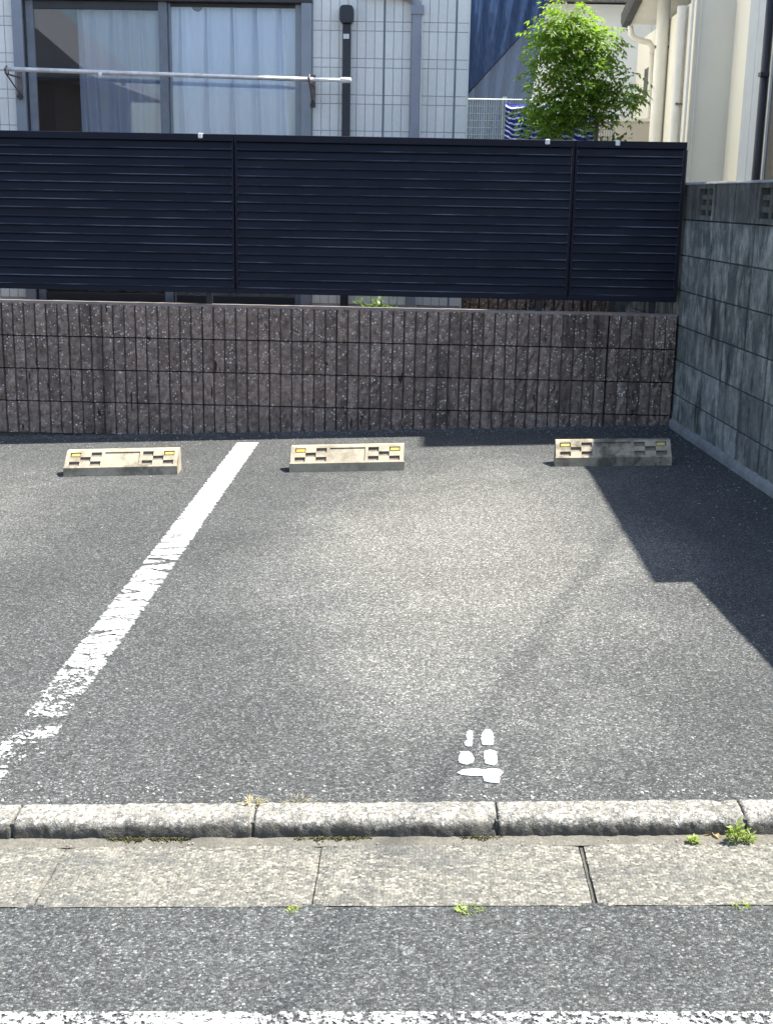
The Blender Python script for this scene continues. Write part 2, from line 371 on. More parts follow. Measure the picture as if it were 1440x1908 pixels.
def stop_mat(dirt, seed):
    m = NT('wheel_stop_concrete_%d' % seed); p = m.pos()
    a = m.noise(m.mapv(p, (1, 1, 1), (seed, 0, 0)), 18, 5, 0.65); s = m.noise(p, 190, 2, 0.7)
    c = m.mix(m.rng(a, 0.3, 0.7), (0.30, 0.257, 0.185), (0.41, 0.357, 0.265))
    c = m.mix(m.rng(s, 0.55, 0.75, 0, 0.45), c, (0.22, 0.20, 0.16))
    b = m.noise(m.mapv(p, (1, 1, 1), (seed*3.1, 2, 0)), 5.5, 5, 0.7)
    c = m.mix(m.math('MULTIPLY', m.rng(b, 0.50, 0.64), dirt), c, (0.060, 0.055, 0.045))
    return m.fin(c, 0.88, m.bump(m.math('ADD', a, m.math('MULTIPLY', s, 0.5)), 0.5, 0.004), spec=0.2)
M_STOPS = [stop_mat(0.62, 1), stop_mat(0.42, 2), stop_mat(0.8, 3)]
M_STOPIN = concrete_mat('stop_recess_dirt_shade', (0.25, 0.215, 0.165), (0.12, 0.10, 0.08), 4.0)  # concrete toned darker for dirt and the shade inside the recesses
M_YEL = plain('yellow_reflector', (0.42, 0.35, 0.09), 0.3, var=0.2, vscale=60)
M_AMB = plain('amber_reflector', (0.62, 0.33, 0.05), 0.35, var=0.3, vscale=60)

def siding_mat():
    m = NT('siding_tile_cream'); p = m.pos(); r = m.objrand()
    f = m.noise(m.mapv(p, (1, 1, 0.5)), 60, 4, 0.6); b = m.noise(p, 1.5, 3)
    c = m.mix(m.rng(f, 0.3, 0.7), (0.77, 0.745, 0.685), (0.83, 0.81, 0.76))
    c = m.mix(1.0, c, m.ramp(r, [(0, 0.93), (1, 1.03)]), 'MULTIPLY')
    c = m.mix(m.rng(b, 0.5, 0.7, 0, 0.2), c, (0.58, 0.56, 0.53))
    return m.fin(c, 0.7, m.bump(f, 0.4, 0.003))
M_SIDING = siding_mat()
M_GROOVE = plain('siding_groove', (0.42, 0.44, 0.46), 0.8)
M_SEAL = plain('grey_sealant', (0.20, 0.22, 0.25), 0.7)
M_FRAME = plain('window_grey_aluminium', (0.24, 0.26, 0.295), 0.4, metallic=0.2, var=0.08)
M_FRAMEDK = plain('window_dark_rail', (0.030, 0.030, 0.034), 0.5)
M_STILE = concrete_mat('worn_grey_stile', (0.21, 0.225, 0.25), (0.14, 0.15, 0.18), 1.0, pit=0.1)
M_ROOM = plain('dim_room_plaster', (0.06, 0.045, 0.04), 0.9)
M_PIPEBLK = plain('black_pipe_plastic', (0.018, 0.020, 0.030), 0.45)
M_DOWN = plain('grey_downspout', (0.26, 0.27, 0.31), 0.45)
M_WHITEP = plain('white_enamel', (0.78, 0.77, 0.74), 0.35)
M_STEEL = plain('stainless_pole', (0.62, 0.60, 0.59), 0.35, metallic=0.3, var=0.25, vscale=14)
M_RUST = plain('rusty_bracket', (0.16, 0.13, 0.12), 0.6, metallic=0.4, var=0.4, vscale=40)

def glass_mat(name, tint, refl=0.9):
    m = NT(name)
    tr = m.n('ShaderNodeBsdfTransparent', {'Color': (*tint, 1)}); gl = m.n('ShaderNodeBsdfGlossy', {'Roughness': 0.012, 'Color': (0.95, 0.97, 1, 1)})
    fr = m.n('ShaderNodeFresnel', {'IOR': 1.52}); mx = m.n('ShaderNodeMixShader')
    nb = m.bump(m.noise(m.pos(), 1.3, 2), 0.003, 0.02); m.set(gl.inputs['Normal'], nb)
    m.set(mx.inputs[0], m.math('MULTIPLY', fr.outputs[0], 2.0*refl)); m.t.links.new(tr.outputs[0], mx.inputs[1]); m.t.links.new(gl.outputs[0], mx.inputs[2])
    m.t.links.new(mx.outputs[0], m.out.inputs[0]); return m.mat
M_GLASS = glass_mat('window_glass', (0.98, 0.99, 0.995), 0.6)
def screen_mat():
    m = NT('insect_screen'); tr = m.n('ShaderNodeBsdfTransparent'); mx = m.n('ShaderNodeMixShader')
    m.fin((0.06, 0.065, 0.075), 0.8); mx.inputs[0].default_value = 0.26
    m.t.links.new(tr.outputs[0], mx.inputs[1]); m.t.links.new(m.b.outputs[0], mx.inputs[2]); m.t.links.new(mx.outputs[0], m.out.inputs[0]); return m.mat
M_SCREEN = screen_mat()
def cloth_mat(name, c1, c2, trans=0.3):
    m = NT(name); p = m.pos(); f = m.noise(m.mapv(p, (60, 60, 8)), 1.0, 3)
    c = m.mix(m.rng(f, 0.3, 0.7), c1, c2); m.fin(c, 0.9, None, None, 0.1)
    tl = m.n('ShaderNodeBsdfTranslucent'); m.set(tl.inputs[0], c); mx = m.n('ShaderNodeMixShader'); mx.inputs[0].default_value = trans
    m.t.links.new(m.b.outputs[0], mx.inputs[1]); m.t.links.new(tl.outputs[0], mx.inputs[2]); m.t.links.new(mx.outputs[0], m.out.inputs[0]); return m.mat
M_CURT = cloth_mat('curtain_cloth', (0.74, 0.80, 0.95), (0.80, 0.86, 0.98), 0.05)
M_CREAM = plain('cream_render_shaded', (0.66, 0.64, 0.56), 0.8, var=0.05, vscale=1.2, bump=0.25, bscale=200)  # shaded twin of the pale cream, toned down for the less lit front wall
M_CREAM2 = plain('pale_cream_render', (0.72, 0.70, 0.62), 0.8, var=0.04, vscale=1.2, bump=0.2, bscale=200)
M_BLUEGREY = plain('blue_grey_panel', (0.43, 0.47, 0.52), 0.7, var=0.06, bump=0.3, bscale=220)
M_PIPEW = plain('ivory_pipe', (0.72, 0.70, 0.63), 0.35, var=0.05)
M_SOFFIT = plain('white_soffit', (0.74, 0.74, 0.71), 0.7, var=0.04)
M_GUTDK = plain('charcoal_gutter', (0.018, 0.018, 0.020), 0.4)
M_BEIGE = plain('beige_low_wall', (0.52, 0.48, 0.41), 0.85, var=0.06, bump=0.3, bscale=150)
M_WHITEW = plain('white_siding', (0.80, 0.82, 0.82), 0.75, var=0.03)
M_ROOFG = plain('grey_roof', (0.22, 0.22, 0.23), 0.7)
M_INT = plain('window_dark_inside', (0.02, 0.018, 0.018), 0.4)

# ------------------------------------------------------------------ ground, lot, kerb, gutter, road
def sheet(name, x0, x1, y0, y1, dz, mat, nx=1, ny=1):
    b = MB(); b.grid(nx, ny, lambda u, v: (x0+(x1-x0)*u, y0+(y1-y0)*v, gz(x0+(x1-x0)*u, dz)))
    o = link(name, b.mesh(name, mat)); return o
tag(sheet('ground', -220, 220, -220, 220, -0.14, M_EARTH), kind='structure')
KB, KF = 2.735, 2.632      # back and foot of the kerb
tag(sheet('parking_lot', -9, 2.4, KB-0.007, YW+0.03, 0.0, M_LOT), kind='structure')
GE = 2.345                 # gutter / road edge
tag(sheet('road', -60, 60, -3.2, GE+0.012, ROAD+0.004, M_ROAD), kind='structure')

kerb = tag(link('kerb', None), kind='structure')
def kerb_stone(x0, x1, seed, chip):
    prof = [(KB, -0.09), (KB, -0.006), (KB-0.004, 0.001), (KB-0.014, 0.005), (2.708, 0.005), (2.695, 0.005), (2.682, 0.004), (2.669, 0.004), (2.658, 0.002), (2.649, -0.002), (2.643, -0.008), (2.640, -0.016), (2.638, -0.025), (2.637, -0.034), (2.636, -0.044), (2.635, -0.056), (2.635, -0.09)]
    nx = 110; b = MB()
    for i in range(nx+1):
        t = i/nx; x = x0+(x1-x0)*t; ed = min(t, 1-t)*(x1-x0)
        rnd_ = max(0, 1-ed/0.007)**2*0.003*(1+fbm((x*40+seed, 2, 2)))
        for k, (y, z) in enumerate(prof):
            d = (fbm((x*75+seed, y*75, z*75), 3)*0.0026 + fbm((x*22+seed*3, y*22, z*22), 3)*0.0034) if 1 < k < 16 else 0
            if 7 <= k <= 12:
                ch = max(0, fbm((x*9+9*seed, 3.3, y*6), 4)-0.12); d -= ch*0.024*(1-abs(k-9.5)/4)
            out = min(1, max(0, (k-6)/6))
            yy = y - d*out + (rnd_ if 8 <= k <= 15 else 0); zz = z + d*(1-0.85*out) - (rnd_ if 1 <= k <= 10 else 0)
            b.v.append((x, yy, gz(x)+zz))
    m_ = len(prof)
    for i in range(nx):
        for k in range(m_-1): b.f.append((i*m_+k, i*m_+k+1, (i+1)*m_+k+1, (i+1)*m_+k)); b.m.append(0)
    b.f.append(tuple(range(m_))); b.m.append(0); b.f.append(tuple(nx*m_+k for k in reversed(range(m_)))); b.m.append(0)
    return b.mesh('kerb_stone', M_KERB, smooth=True)
for k in range(-10, 9):
    x0 = -0.935 + 0.5655*k
    fb_ = MB(); fb_.box(x0-0.004, x0+0.004, 2.646, KB-0.002, gz(x0)-0.09, gz(x0)-0.005); link('joint_dirt', fb_.mesh('joint_dirt', M_MORTDK), kerb)
    link('kerb_stone', kerb_stone(x0+0.0025, x0+0.563, k*5.3, k in (0, -1, 1)), kerb)
gut = tag(link('gutter', None), kind='structure')
def slab_mesh(x0, x1, seed):
    b = MB(); nx, ny = 16, 8
    def fn(u, v):
        x = x0+(x1-x0)*u; y = GE+(2.606-GE)*v
        e = min(u, 1-u)*(x1-x0); dz = -0.004*max(0, 1-e/0.006) + fbm((x*9+seed, y*9, seed))*0.0018
        x += fbm((y*45+seed, u*3, 1.5))*0.0045*(u < 0.01 or u > 0.99)
        return (x, y, gz(x, ROAD) + 0.0058 - 0.004*v + dz)
    b.grid(nx, ny, fn); n = len(b.v)
    for (xa, xb, ya, yb) in ((x0, x1, GE, GE), (x1, x1, GE, 2.606), (x1, x0, 2.606, 2.606), (x0, x0, 2.606, GE)):
        za = ROAD + (0.0058 if ya == GE else 0.0018); zb = ROAD + (0.0058 if yb == GE else 0.0018)
        b.quad((xa, ya, gz(xa, -0.12)), (xb, yb, gz(xb, -0.12)), (xb, yb, gz(xb, zb)-0.0012), (xa, ya, gz(xa, za)-0.0012))
    return b.mesh('gutter_slab', M_GUT, smooth=False)
for k in range(-10, 9):
    x0 = -0.795 + 0.590*k
    wl_ = 0.0055 if k == 1 + 1 else 0.0007
    link('gutter_slab', slab_mesh(x0+wl_, x0+0.590-(0.0045 if k == 1 else 0.0007), k*3.7), gut)
b = MB(); b.quad((-6.6, GE+.002, gz(-6.6, ROAD-0.002)), (4.6, GE+.002, gz(4.6, ROAD-0.002)), (4.6, 2.63, gz(4.6, ROAD-0.005)), (-6.6, 2.63, gz(-6.6, ROAD-0.005)))
link('bed', b.mesh('bed', M_MORTDK), gut)
b = MB()
b.grid(220, 3, lambda u, v: (-6+11.4*u, 2.604+0.034*v + fbm((u*90, v, 3))*0.0025*(v < 0.1), gz(-6+11.4*u, ROAD) + 0.0005 + 0.007*v + fbm((u*160, v*3, 1))*0.002))
link('mortar_strip', b.mesh('mortar_strip', M_MORT, smooth=True), gut)

# painted markings
b = MB(); b.box(-1.115, -0.955, 2.75, 7.325, 0, 0.0022)
b.v = [(x, y, z + gz(x, 0.0018)) for x, y, z in b.v]
tag(link('bay_line', b.mesh('bay_line', M_LINE)), 'worn cracked white painted bay line between the left and middle wheel stops', 'road marking')
b = MB(); b.box(-30, 30, 1.84, 1.992, 0, 0.002); b.v = [(x, y, z + gz(x, ROAD+0.006)) for x, y, z in b.v]
tag(link('road_edge_line', b.mesh('road_edge_line', M_RLINE)), 'flaking white road edge line along the bottom of the photo', 'road marking')
NUM = [[(490,255),(530,240),(558,250),(556,300),(555,340),(548,405),(500,405),(468,385),(480,355),(510,330),(490,300)],
 [(655,270),(690,228),(735,230),(765,270),(775,310),(768,385),(740,390),(660,388),(645,340),(648,295)],
 [(430,460),(510,455),(545,480),(570,520),(555,575),(490,590),(420,575),(408,545),(422,510)],
 [(675,455),(740,440),(800,460),(808,530),(808,580),(770,600),(690,580),(672,520)],
 [(400,675),(440,650),(550,635),(690,645),(760,635),(850,645),(868,675),(850,700),(832,725),(832,785),(740,775),(675,760),(655,705),(540,708),(430,695)]]
cx = ground_at(893, 1410)
num = thing('stencilled_number', 'white stencilled number 4 painted on the asphalt near the kerb', 'number', cx)
for pts in NUM:
    pts = [ground_at(780+u/5.54, 1320+v/5.54) for u, v in pts]
    out = []
    for i, p in enumerate(pts):
        q = pts[(i+1) % len(pts)]
        for t in (0, .25, .5, .75):
            r_ = p.lerp(q, t); j = Vector((fbm((r_.x*90, r_.y*90, 1)), fbm((r_.x*90, r_.y*90, 7)), 0))*0.0022
            out.append((r_.x+j.x-cx.x, r_.y+j.y-cx.y))
    b = MB(); b.prism(list(reversed(out)), 'z', 0.0015, 0.0035)
    b.v = [(x, y, z + SL*x) for x, y, z in b.v]
    link('stencil_stroke', b.mesh('stencil_stroke', M_NUM), num)

# ------------------------------------------------------------------ brown split-face block wall
WALL_TOP, COURSE, RIBP = 0.740, 0.2005, 0.0679
bw = thing('split_face_block_wall', 'long low brown ribbed split-face block wall under the navy fence', 'wall', (XR-0.012, YW, 0))
def rib_mesh(seed, h, wd):
    b = MB(); nu, nv = 3, 5; R_ = random.Random(seed)
    hw = wd/2
    def fn(u, v):
        x = -hw+wd*u; z = h*v; edge = (u in (0, 1)) or (v in (0, 1))
        d = 0.0 if not edge else 0.004
        jx = 0 if not edge else R_.uniform(-0.0012, 0.0012)
        y = d + (R_.uniform(-0.012, 0.003))
        return (x+jx, y, z)
    b.grid(nu, nv, fn)
    g = [[i*(nv+1)+j for j in range(nv+1)] for i in range(nu+1)]
    ring = [g[i][0] for i in range(nu+1)] + [g[nu][j] for j in range(1, nv+1)] + [g[i][nv] for i in range(nu-1, -1, -1)] + [g[0][j] for j in range(nv-1, 0, -1)]
    n = len(b.v); b.v += [(b.v[i][0], 0.016, b.v[i][2]) for i in ring]; k = len(ring)
    for i in range(k): b.f.append((ring[(i+1) % k], ring[i], n+i, n+(i+1) % k)); b.m.append(0)
    return b.mesh('rib', M_RIB)
RIBH = COURSE-0.0075
ribs = [rib_mesh(100+i, RIBH, 0.0570) for i in range(14)]
core_b = MB(); core_b.box(-0.4074+0.0012, -0.0012, 0.011, 0.118, 0.0, COURSE-0.008); core_me = core_b.mesh('block_core', M_RIBCORE, bevel=0.001)
R_ = random.Random(5); count = 0
rest = MB()
for c in range(4):
    z0 = WALL_TOP - 0.008 - COURSE*(c+1) + 0.008
    for k in range(20):
        xk = -0.4074*k
        blk = link('block', core_me, bw, (xk, 0, z0))
        if k == 0: blk.scale.x = 0.99
        for j in range(6):
            if k*6+j < 75:
                o = link('rib', ribs[R_.randrange(14)], blk, (-RIBP*(j+0.5), R_.uniform(-0.001, 0.002), 0.002), (0, R_.uniform(-0.006, 0.006), 0), (R_.choice((-1, 1)), 1, 1))
                count += 1
            else:
                me = ribs[R_.randrange(14)]; n = len(rest.v)
                rest.v += [(v.co.x + xk - RIBP*(j+0.5), v.co.y, v.co.z + z0 + 0.002) for v in me.vertices]
                rest.f += [tuple(n+i for i in p.vertices) for p in me.polygons]; rest.m += [0]*len(me.polygons)
tag(link('ribs_beyond', rest.mesh('ribs_beyond', M_RIB), bw), kind='stuff')
b = MB(); b.grid(160, 4, lambda u, v: (-8.15*u, [0.006, 0.009, 0.02, 0.1, 0.117][int(v*4+.5)] + fbm((u*300, v, 2))*0.002*(v < 0.6), WALL_TOP + [-0.009, 0.002, 0.005, 0.005, -0.008][int(v*4+.5)] + fbm((u*220, v*3, 8))*0.0018))
link('top_mortar', b.mesh('top_mortar', M_CAP, smooth=True), bw)
b = MB(); b.box(-8.15, 0.0, 0.03, 0.11, -0.35, WALL_TOP-COURSE*4+0.01); link('foundation', b.mesh('foundation', M_RIBCORE), bw)
# dirt berm at the foot of the wall: crumbled asphalt and soil against the blocks
b = MB(); b.grid(240, 3, lambda u, v: (-6.4+7.9*u, YW+0.013-[0.0, 0.02, 0.05, 0.085][int(v*3+.5)]*(0.75+0.5*fbm((u*60, 0, 4))), gz(-6.4+7.9*u) + [0.02, 0.013, 0.006, -0.004][int(v*3+.5)]*(1+0.8*fbm((u*150, v*2, 9)))))
tag(link('foot_berm', b.mesh('foot_berm', asphalt_mat('berm_asphalt', 0.085), smooth=True)), kind='structure')

# ------------------------------------------------------------------ navy louvre fence
FY = YW + 0.040; FB, FT = 0.816, 1.735
fence = thing('louvre_fence', 'navy aluminium louvre fence of three panels mounted above the brown wall', 'fence', (0, FY, 0))
JX = [-5.145, -3.145, -1.145, 0.848, 1.492]
def bx(name, x0, x1, y0, y1, z0, z1, mat, parent, bev=0.002):
    b = MB(); b.box(x0, x1, y0, y1, z0, z1); return link(name, b.mesh(name, mat, bevel=bev), parent)
NS = 17
for i in range(4):
    a, c = JX[i], JX[i+1]
    bx('top_rail', a+0.001, c-0.001, -0.020, 0.030, FT-0.040, FT, M_ALU, fence)
    bx('bottom_rail', a+0.001, c-0.001, -0.016, 0.026, FB, FB+0.028, M_ALU, fence)
    bx('side_frame', a+0.003, a+0.017, -0.013, 0.024, FB+0.028, FT-0.040, M_ALU, fence)
    bx('side_frame', c-0.017, c-0.003, -0.013, 0.024, FB+0.028, FT-0.040, M_ALU, fence)
    pitch = (FT-0.040-FB-0.028)/NS
    prof = [(-0.006, -0.002), (-0.0115, 0.0005), (-0.0115, 0.004), (-0.0045, 0.0065), (0.002, pitch-0.006), (0.011, pitch+0.004), (0.013, pitch+0.003), (0.004, pitch-0.008), (-0.002, 0.004), (0.001, 0.0)]
    b = MB(); b.prism([(y, z) for y, z in prof], 'x', a+0.019, c-0.019); sme = b.mesh('slat', M_SLAT)
    for s_ in range(NS):
        link('slat', sme, fence, (0, random.uniform(-0.0006, 0.0006), FB+0.028+pitch*s_ + 0.001), (random.uniform(-0.012, 0.012), 0, 0))
    b = MB()
    for s_ in range(NS):
        for xx in (a+0.017, c-0.0195): b.box(xx, xx+0.0025, -0.0125, 0.004, FB+0.03+pitch*s_+0.004, FB+0.03+pitch*s_+0.014)
    tag(link('slat_end_caps', b.mesh('slat_end_caps', plain('grey_cap_%d' % i, (0.06, 0.065, 0.08), 0.5)), fence), kind='stuff')
for x in (-3.31, -1.312, 0.685, -5.0, 1.36):
    bx('post', x-0.017, x+0.017, 0.031, 0.071, 0.60, FT-0.05, M_ALUDK, fence)
for x in JX:
    bx('joint_mullion', x-0.0125, x+0.0125, 0.0245, 0.0305, FB+0.004, FT-0.041, M_ALUDK, fence, 0.001)
for px_, py_ in ((373, 249), (1020, 263), (1151, 265)):
    p = at(px_, py_, FY-0.02)
    b = MB(); b.prism([(-0.0245, -0.026), (0.034, -0.026), (0.034, 0.004), (-0.0245, 0.004)], 'x', p.x-0.013, p.x+0.013)
    b.v = [(x, y, z+FT) for x, y, z in b.v]; link('clip', b.mesh('clip', M_CLIP, bevel=0.004, seg=2), fence)

# ------------------------------------------------------------------ right-hand grey block wall
GTOP, GC, GM = 1.503, 0.2055, 0.352
gw = thing('grey_block_wall', 'tall stained grey concrete block wall on the right side of the lot', 'wall', (XR, YW, 0), -(math.pi/2-ANG))
b = MB(); b.box(0.011, GM-0.011, 0.0, 0.10, 0.0035, GC-0.0035)
gme = b.mesh('block', M_GBLOCK, bevel=0.003)
b = MB(); b.box(-1.1, 5.15, 0.008, 0.095, -0.35, GTOP-GC-0.002); link('wall_core', b.mesh('wall_core', M_GJOINT), gw)
b = MB()
for k in range(-3, 15):
    if k % 3 != 1: b.box(-0.183+GM*k+0.004, -0.183+GM*(k+1)-0.004, 0.009, 0.094, GTOP-GC, GTOP-0.004)
link('top_course_core', b.mesh('top_course_core', M_GJOINT), gw)
# openwork block: rim plus an upright and two bars
b = MB(); ww = GM-0.009; hh = GC-0.009
b.box(0.0045, 0.046, 0, 0.1, 0.0045, GC-0.0045); b.box(GM-0.046, GM-0.0045, 0, 0.1, 0.0045, GC-0.0045)
b.box(0.046, GM-0.046, 0, 0.1, 0.0045, 0.030); b.box(0.046, GM-0.046, 0, 0.1, GC-0.030, GC-0.0045)
b.box(GM/2-0.022, GM/2+0.022, 0.012, 0.072, 0.030, GC-0.030)
for zz in (0.073, 0.130):
    b.box(0.046, GM/2-0.022, 0.014, 0.070, zz-0.013, zz+0.013); b.box(GM/2+0.022, GM-0.046, 0.014, 0.070, zz-0.013, zz+0.013)
ome = b.mesh('openwork_block', M_GBLOCK)
for c in range(7):
    for k in range(-3, 15):
        u0 = -0.183 + GM*k
        if c == 0 and k % 3 == 1: link('openwork_block', ome, gw, (u0, 0, GTOP-GC))
        else: link('block', gme, gw, (u0, random.uniform(-0.0015, 0.0015), GTOP-GC*(c+1)), (random.uniform(-0.004, 0.004), 0, 0))
b = MB(); b.grid(120, 3, lambda u, v: (-1.1+6.25*u, [-0.004, 0.002, 0.098, 0.104][int(v*3+.5)], GTOP+[-0.006, 0.007, 0.007, -0.006][int(v*3+.5)] + fbm((u*110, v*2, 6))*0.0025))
link('top_mortar', b.mesh('top_mortar', M_FOOT, smooth=True), gw)
b = MB()
def ft(u, v):
    uu = -0.02+5.17*u; xw = XR+uu*math.sin(ANG); y = [-0.0, -0.016, -0.020, -0.022][int(v*3+.5)]
    return (uu, y + fbm((u*80, v, 3))*0.003, gz(xw) + [0.052, 0.046, 0.02, -0.03][int(v*3+.5)] + fbm((u*60, v, 5))*0.008*(v < .5))
b.grid(110, 3, ft); link('footing', b.mesh('footing', M_FOOT, smooth=True), gw)

# ------------------------------------------------------------------ concrete wheel stops
def stop_body(seed, chip):
    L, D, H, HF = 0.60, 0.135, 0.122, 0.046; ST = 0.088   # length, depth, height, front height, depth of the slanted face
    b = MB(); hl = L/2
    ln = math.hypot(ST, H-HF); ey = ST/ln; ez = (H-HF)/ln
    ny, nz = ez, -ey         # inward normal (into the body) = (y:+, z:-)
    def P(u, v, d=0.0): return (-hl+u, v*ey + d*ez, HF + v*ez - d*ey)
    cw, rows = 0.0365, [0.014, 0.014+0.0265, 0.014+0.053, 0.014+0.0795]
    xs = [0.022, 0.022+0.056, 0.022+0.112, 0.022+0.168]
    X = [0, 0.022, 0.078, 0.134, 0.190, 0.206, 0.394, 0.410, 0.466, 0.522, 0.578, L]
    Vv = [0, 0.012, 0.012+(ln-0.026)/3, 0.012+(ln-0.026)*2/3, ln-0.014, ln]
    rec = {}
    for side in (0, 1):
        cols = (1, 2, 3) if side == 0 else (7, 8, 9)
        for ci, cc in enumerate(cols):
            for rj in (1, 2, 3):
                if (ci + rj) % 2 == 1: rec[(cc, rj)] = 0.011
    for rj in (1, 2, 3): rec[(5, rj)] = 0.006
    for i in range(len(X)-1):
        for j in range(len(Vv)-1):
            d = rec.get((i, j), 0.0)
            u0, u1, v0, v1 = X[i], X[i+1], Vv[j], Vv[j+1]
            m = 1 if d > 0.01 else 0
            b.quad(P(u0, v0, d), P(u1, v0, d), P(u1, v1, d), P(u0, v1, d), m)
            if d:
                for (na, nb, e0, e1) in ((i-1, j, (u0, v1), (u0, v0)), (i+1, j, (u1, v0), (u1, v1)), (i, j-1, (u0, v0), (u1, v0)), (i, j+1, (u1, v1), (u0, v1))):
                    if abs(rec.get((na, nb), 0.0) - d) > 1e-6:
                        d2 = rec.get((na, nb), 0.0)
                        if d2 < d: b.quad(P(*e0, d), P(*e1, d), P(*e1, d2), P(*e0, d2), m)
    # the rest of the body
    fr = [(-0.004, 0.0), (0, HF)]; 
    b.quad((-hl, -0.004, -0.02), (hl, -0.004, -0.02), (hl, 0, HF), (-hl, 0, HF))
    b.quad((-hl, ST, H), (hl, ST, H), (hl, D-0.008, H), (-hl, D-0.008, H)); b.quad((-hl, D-0.008, H), (hl, D-0.008, H), (hl, D, -0.02), (-hl, D, -0.02))
    for s_ in (-1, 1):
        pts = [(s_*hl, -0.004, -0.02), (s_*hl, 0, HF), (s_*hl, ST, H), (s_*hl, D-0.008, H), (s_*hl, D, -0.02)]
        b.poly(pts)
    b.v = [(x*(1 + 0.010*(z < 0.05)) + fbm((x*20+seed, y*20, z*20))*0.0012*(abs(x) > 0.28), y+fbm((x*14+seed, y*30, z*30))*0.0008, z) for x, y, z in b.v]
    return b, P
def wheel_stop(px0, px1, mi, label, refl_left, skew):
    a = ground_at(*px0); c = ground_at(*px1); mid = (a+c)/2
    t = thing('wheel_stop', label, 'wheel stop', (mid.x, mid.y, gz(mid.x)), skew, 'concrete wheel stops at the heads of the bays')
    b, P = stop_body(mi*4.1, True)
    b.v = [(x, y, z + SL*x) for x, y, z in b.v]
    body = link('body', b.mesh('body', [M_STOPS[mi], M_STOPIN], fix=True), t)
    ln = math.hypot(0.088, 0.122-0.046)
    v0 = 0.012+(ln-0.026)*2/3; v1 = ln-0.014
    for side, (u0, u1) in enumerate(((0.022, 0.078), (0.522, 0.578))):
        rb = MB(); q = [P(u0+.002, v0+.004, 0.0105), P(u1-.002, v0+.004, 0.0105), P(u1-.002, v1-.002, 0.0105), P(u0+.002, v1-.002, 0.0105)]
        q2 = [P(u0+.006, v0+.010, 0.004), P(u1-.006, v0+.010, 0.004), P(u1-.006, v1-.003, 0.004), P(u0+.006, v1-.003, 0.004)]
        rb.poly(q2)
        for i in range(4): rb.quad(q[i], q[(i+1) % 4], q2[(i+1) % 4], q2[i])
        rb.v = [(x, y, z+SL*x) for x, y, z in rb.v]
        o = link('reflector', rb.mesh('reflector', M_AMB if (side == 0 and refl_left) else M_YEL), t)
        if side == 0 and refl_left: o['label'] = 'dull amber reflector'
    return t
wheel_stop((118, 888), (331, 884), 0, 'concrete wheel stop left of the white bay line, dirty at its right end', False, 0.02)
wheel_stop((540, 880), (752, 876), 1, 'concrete wheel stop right of the white line, with one amber reflector', True, 0.012)
wheel_stop((1035, 869), (1250, 867), 2, 'concrete wheel stop half in shadow beside the grey block wall', False, -0.03)

# ------------------------------------------------------------------ house behind on the left
HY = YW + 1.40
def hx(px, py=120): return at(px, py, HY).x
def hz(px, py): return at(px, py, HY).z
house = thing('tiled_siding_house', 'pale house with tile-patterned siding and sliding window behind the fence', 'house', (0, HY, 0))
WX0, WX1 = hx(29), hx(581); WZ0, WZ1 = 0.60, hz(300, -4); HX0, HX1 = -7.5, hx(873)
b = MB(); G = 0.012
b.box(HX0, WX0, G, 0.15, -0.3, 5.6); b.box(WX1, HX1-0.008, G, 0.15, -0.3, 5.6)
b.box(WX0, WX1, G, 0.15, WZ1, 5.6); b.box(WX0, WX1, G, 0.15, -0.3, WZ0)
link('wall', b.mesh('wall', M_GROOVE), house)
b = MB(); b.box(HX1-0.15, HX1-0.004, 0.151, 7.0, -0.3, 5.6); b.box(HX0, HX1-0.16, 6.9, 7.0, -0.3, 5.6)
link('side_wall', b.mesh('side_wall', M_CREAM2), house)
b = MB(); b.box(HX0-0.4, HX1+0.02, -0.02, 7.4, 5.6, 5.75); link('roof', b.mesh('roof', M_ROOFG), house)
bx('corner_board', HX1-0.006, HX1+0.002, 0.0, 0.16, -0.3, 5.6, M_SIDING, house, 0)
# tiles: tall row and short row in turn
ZL = [hz(600, 38), hz(600, 107)]; PER = ZL[0]-ZL[1]; SH = PER*0.25
CW = 0.0625; gap = 0.0020
def tile_me(h):
    b = MB(); b.box(gap, CW-gap, 0.006, 0.0125, gap, h-gap); return b.mesh('siding_tile', M_SIDING, bevel=0.0018)
tall, short = tile_me(PER-SH), tile_me(SH)
joints = [hx(715), hx(848)]
def tile_rows(x_start, x_end, zmin, zmax):
    k = -8
    while True:
        z0 = ZL[0] + PER*k
        if z0 > zmax: break
        if z0+PER > zmin:
            x = x_start
            while x + CW <= x_end + 0.004:
                if z0+PER-SH > zmin:
                    link('siding_tile', tall, house, (x, 0, z0))
                if z0+PER-SH < zmax: link('siding_tile', short, house, (x, 0, z0+PER-SH))
                x += CW
        k += 1
for xa, xb in ((WX1+0.004, joints[0]-0.004), (joints[0]+0.005, joints[1]-0.003), (joints[1]+0.005, HX1-0.004)):
    n = max(1, round((xb-xa)/CW)); cwl = (xb-xa)/n
    CW_, CW = CW, cwl; tall, short = tile_me(PER-SH), tile_me(SH)
    tile_rows(xa, xb, 1.62, 2.72); tile_rows(xa, xb, 0.62, 0.66); CW = CW_
CW = 0.0625; tall, short = tile_me(PER-SH), tile_me(SH)
tile_rows(WX0-0.004-CW*3, WX0-0.004, 1.62, 2.72); tile_rows(WX0-0.004-CW*3, WX0-0.004, 0.62, 0.66)
for j in joints: bx('siding_joint', j-0.004, j+0.004, 0.004, 0.0118, 0.3, 5.6, M_SEAL, house, 0)
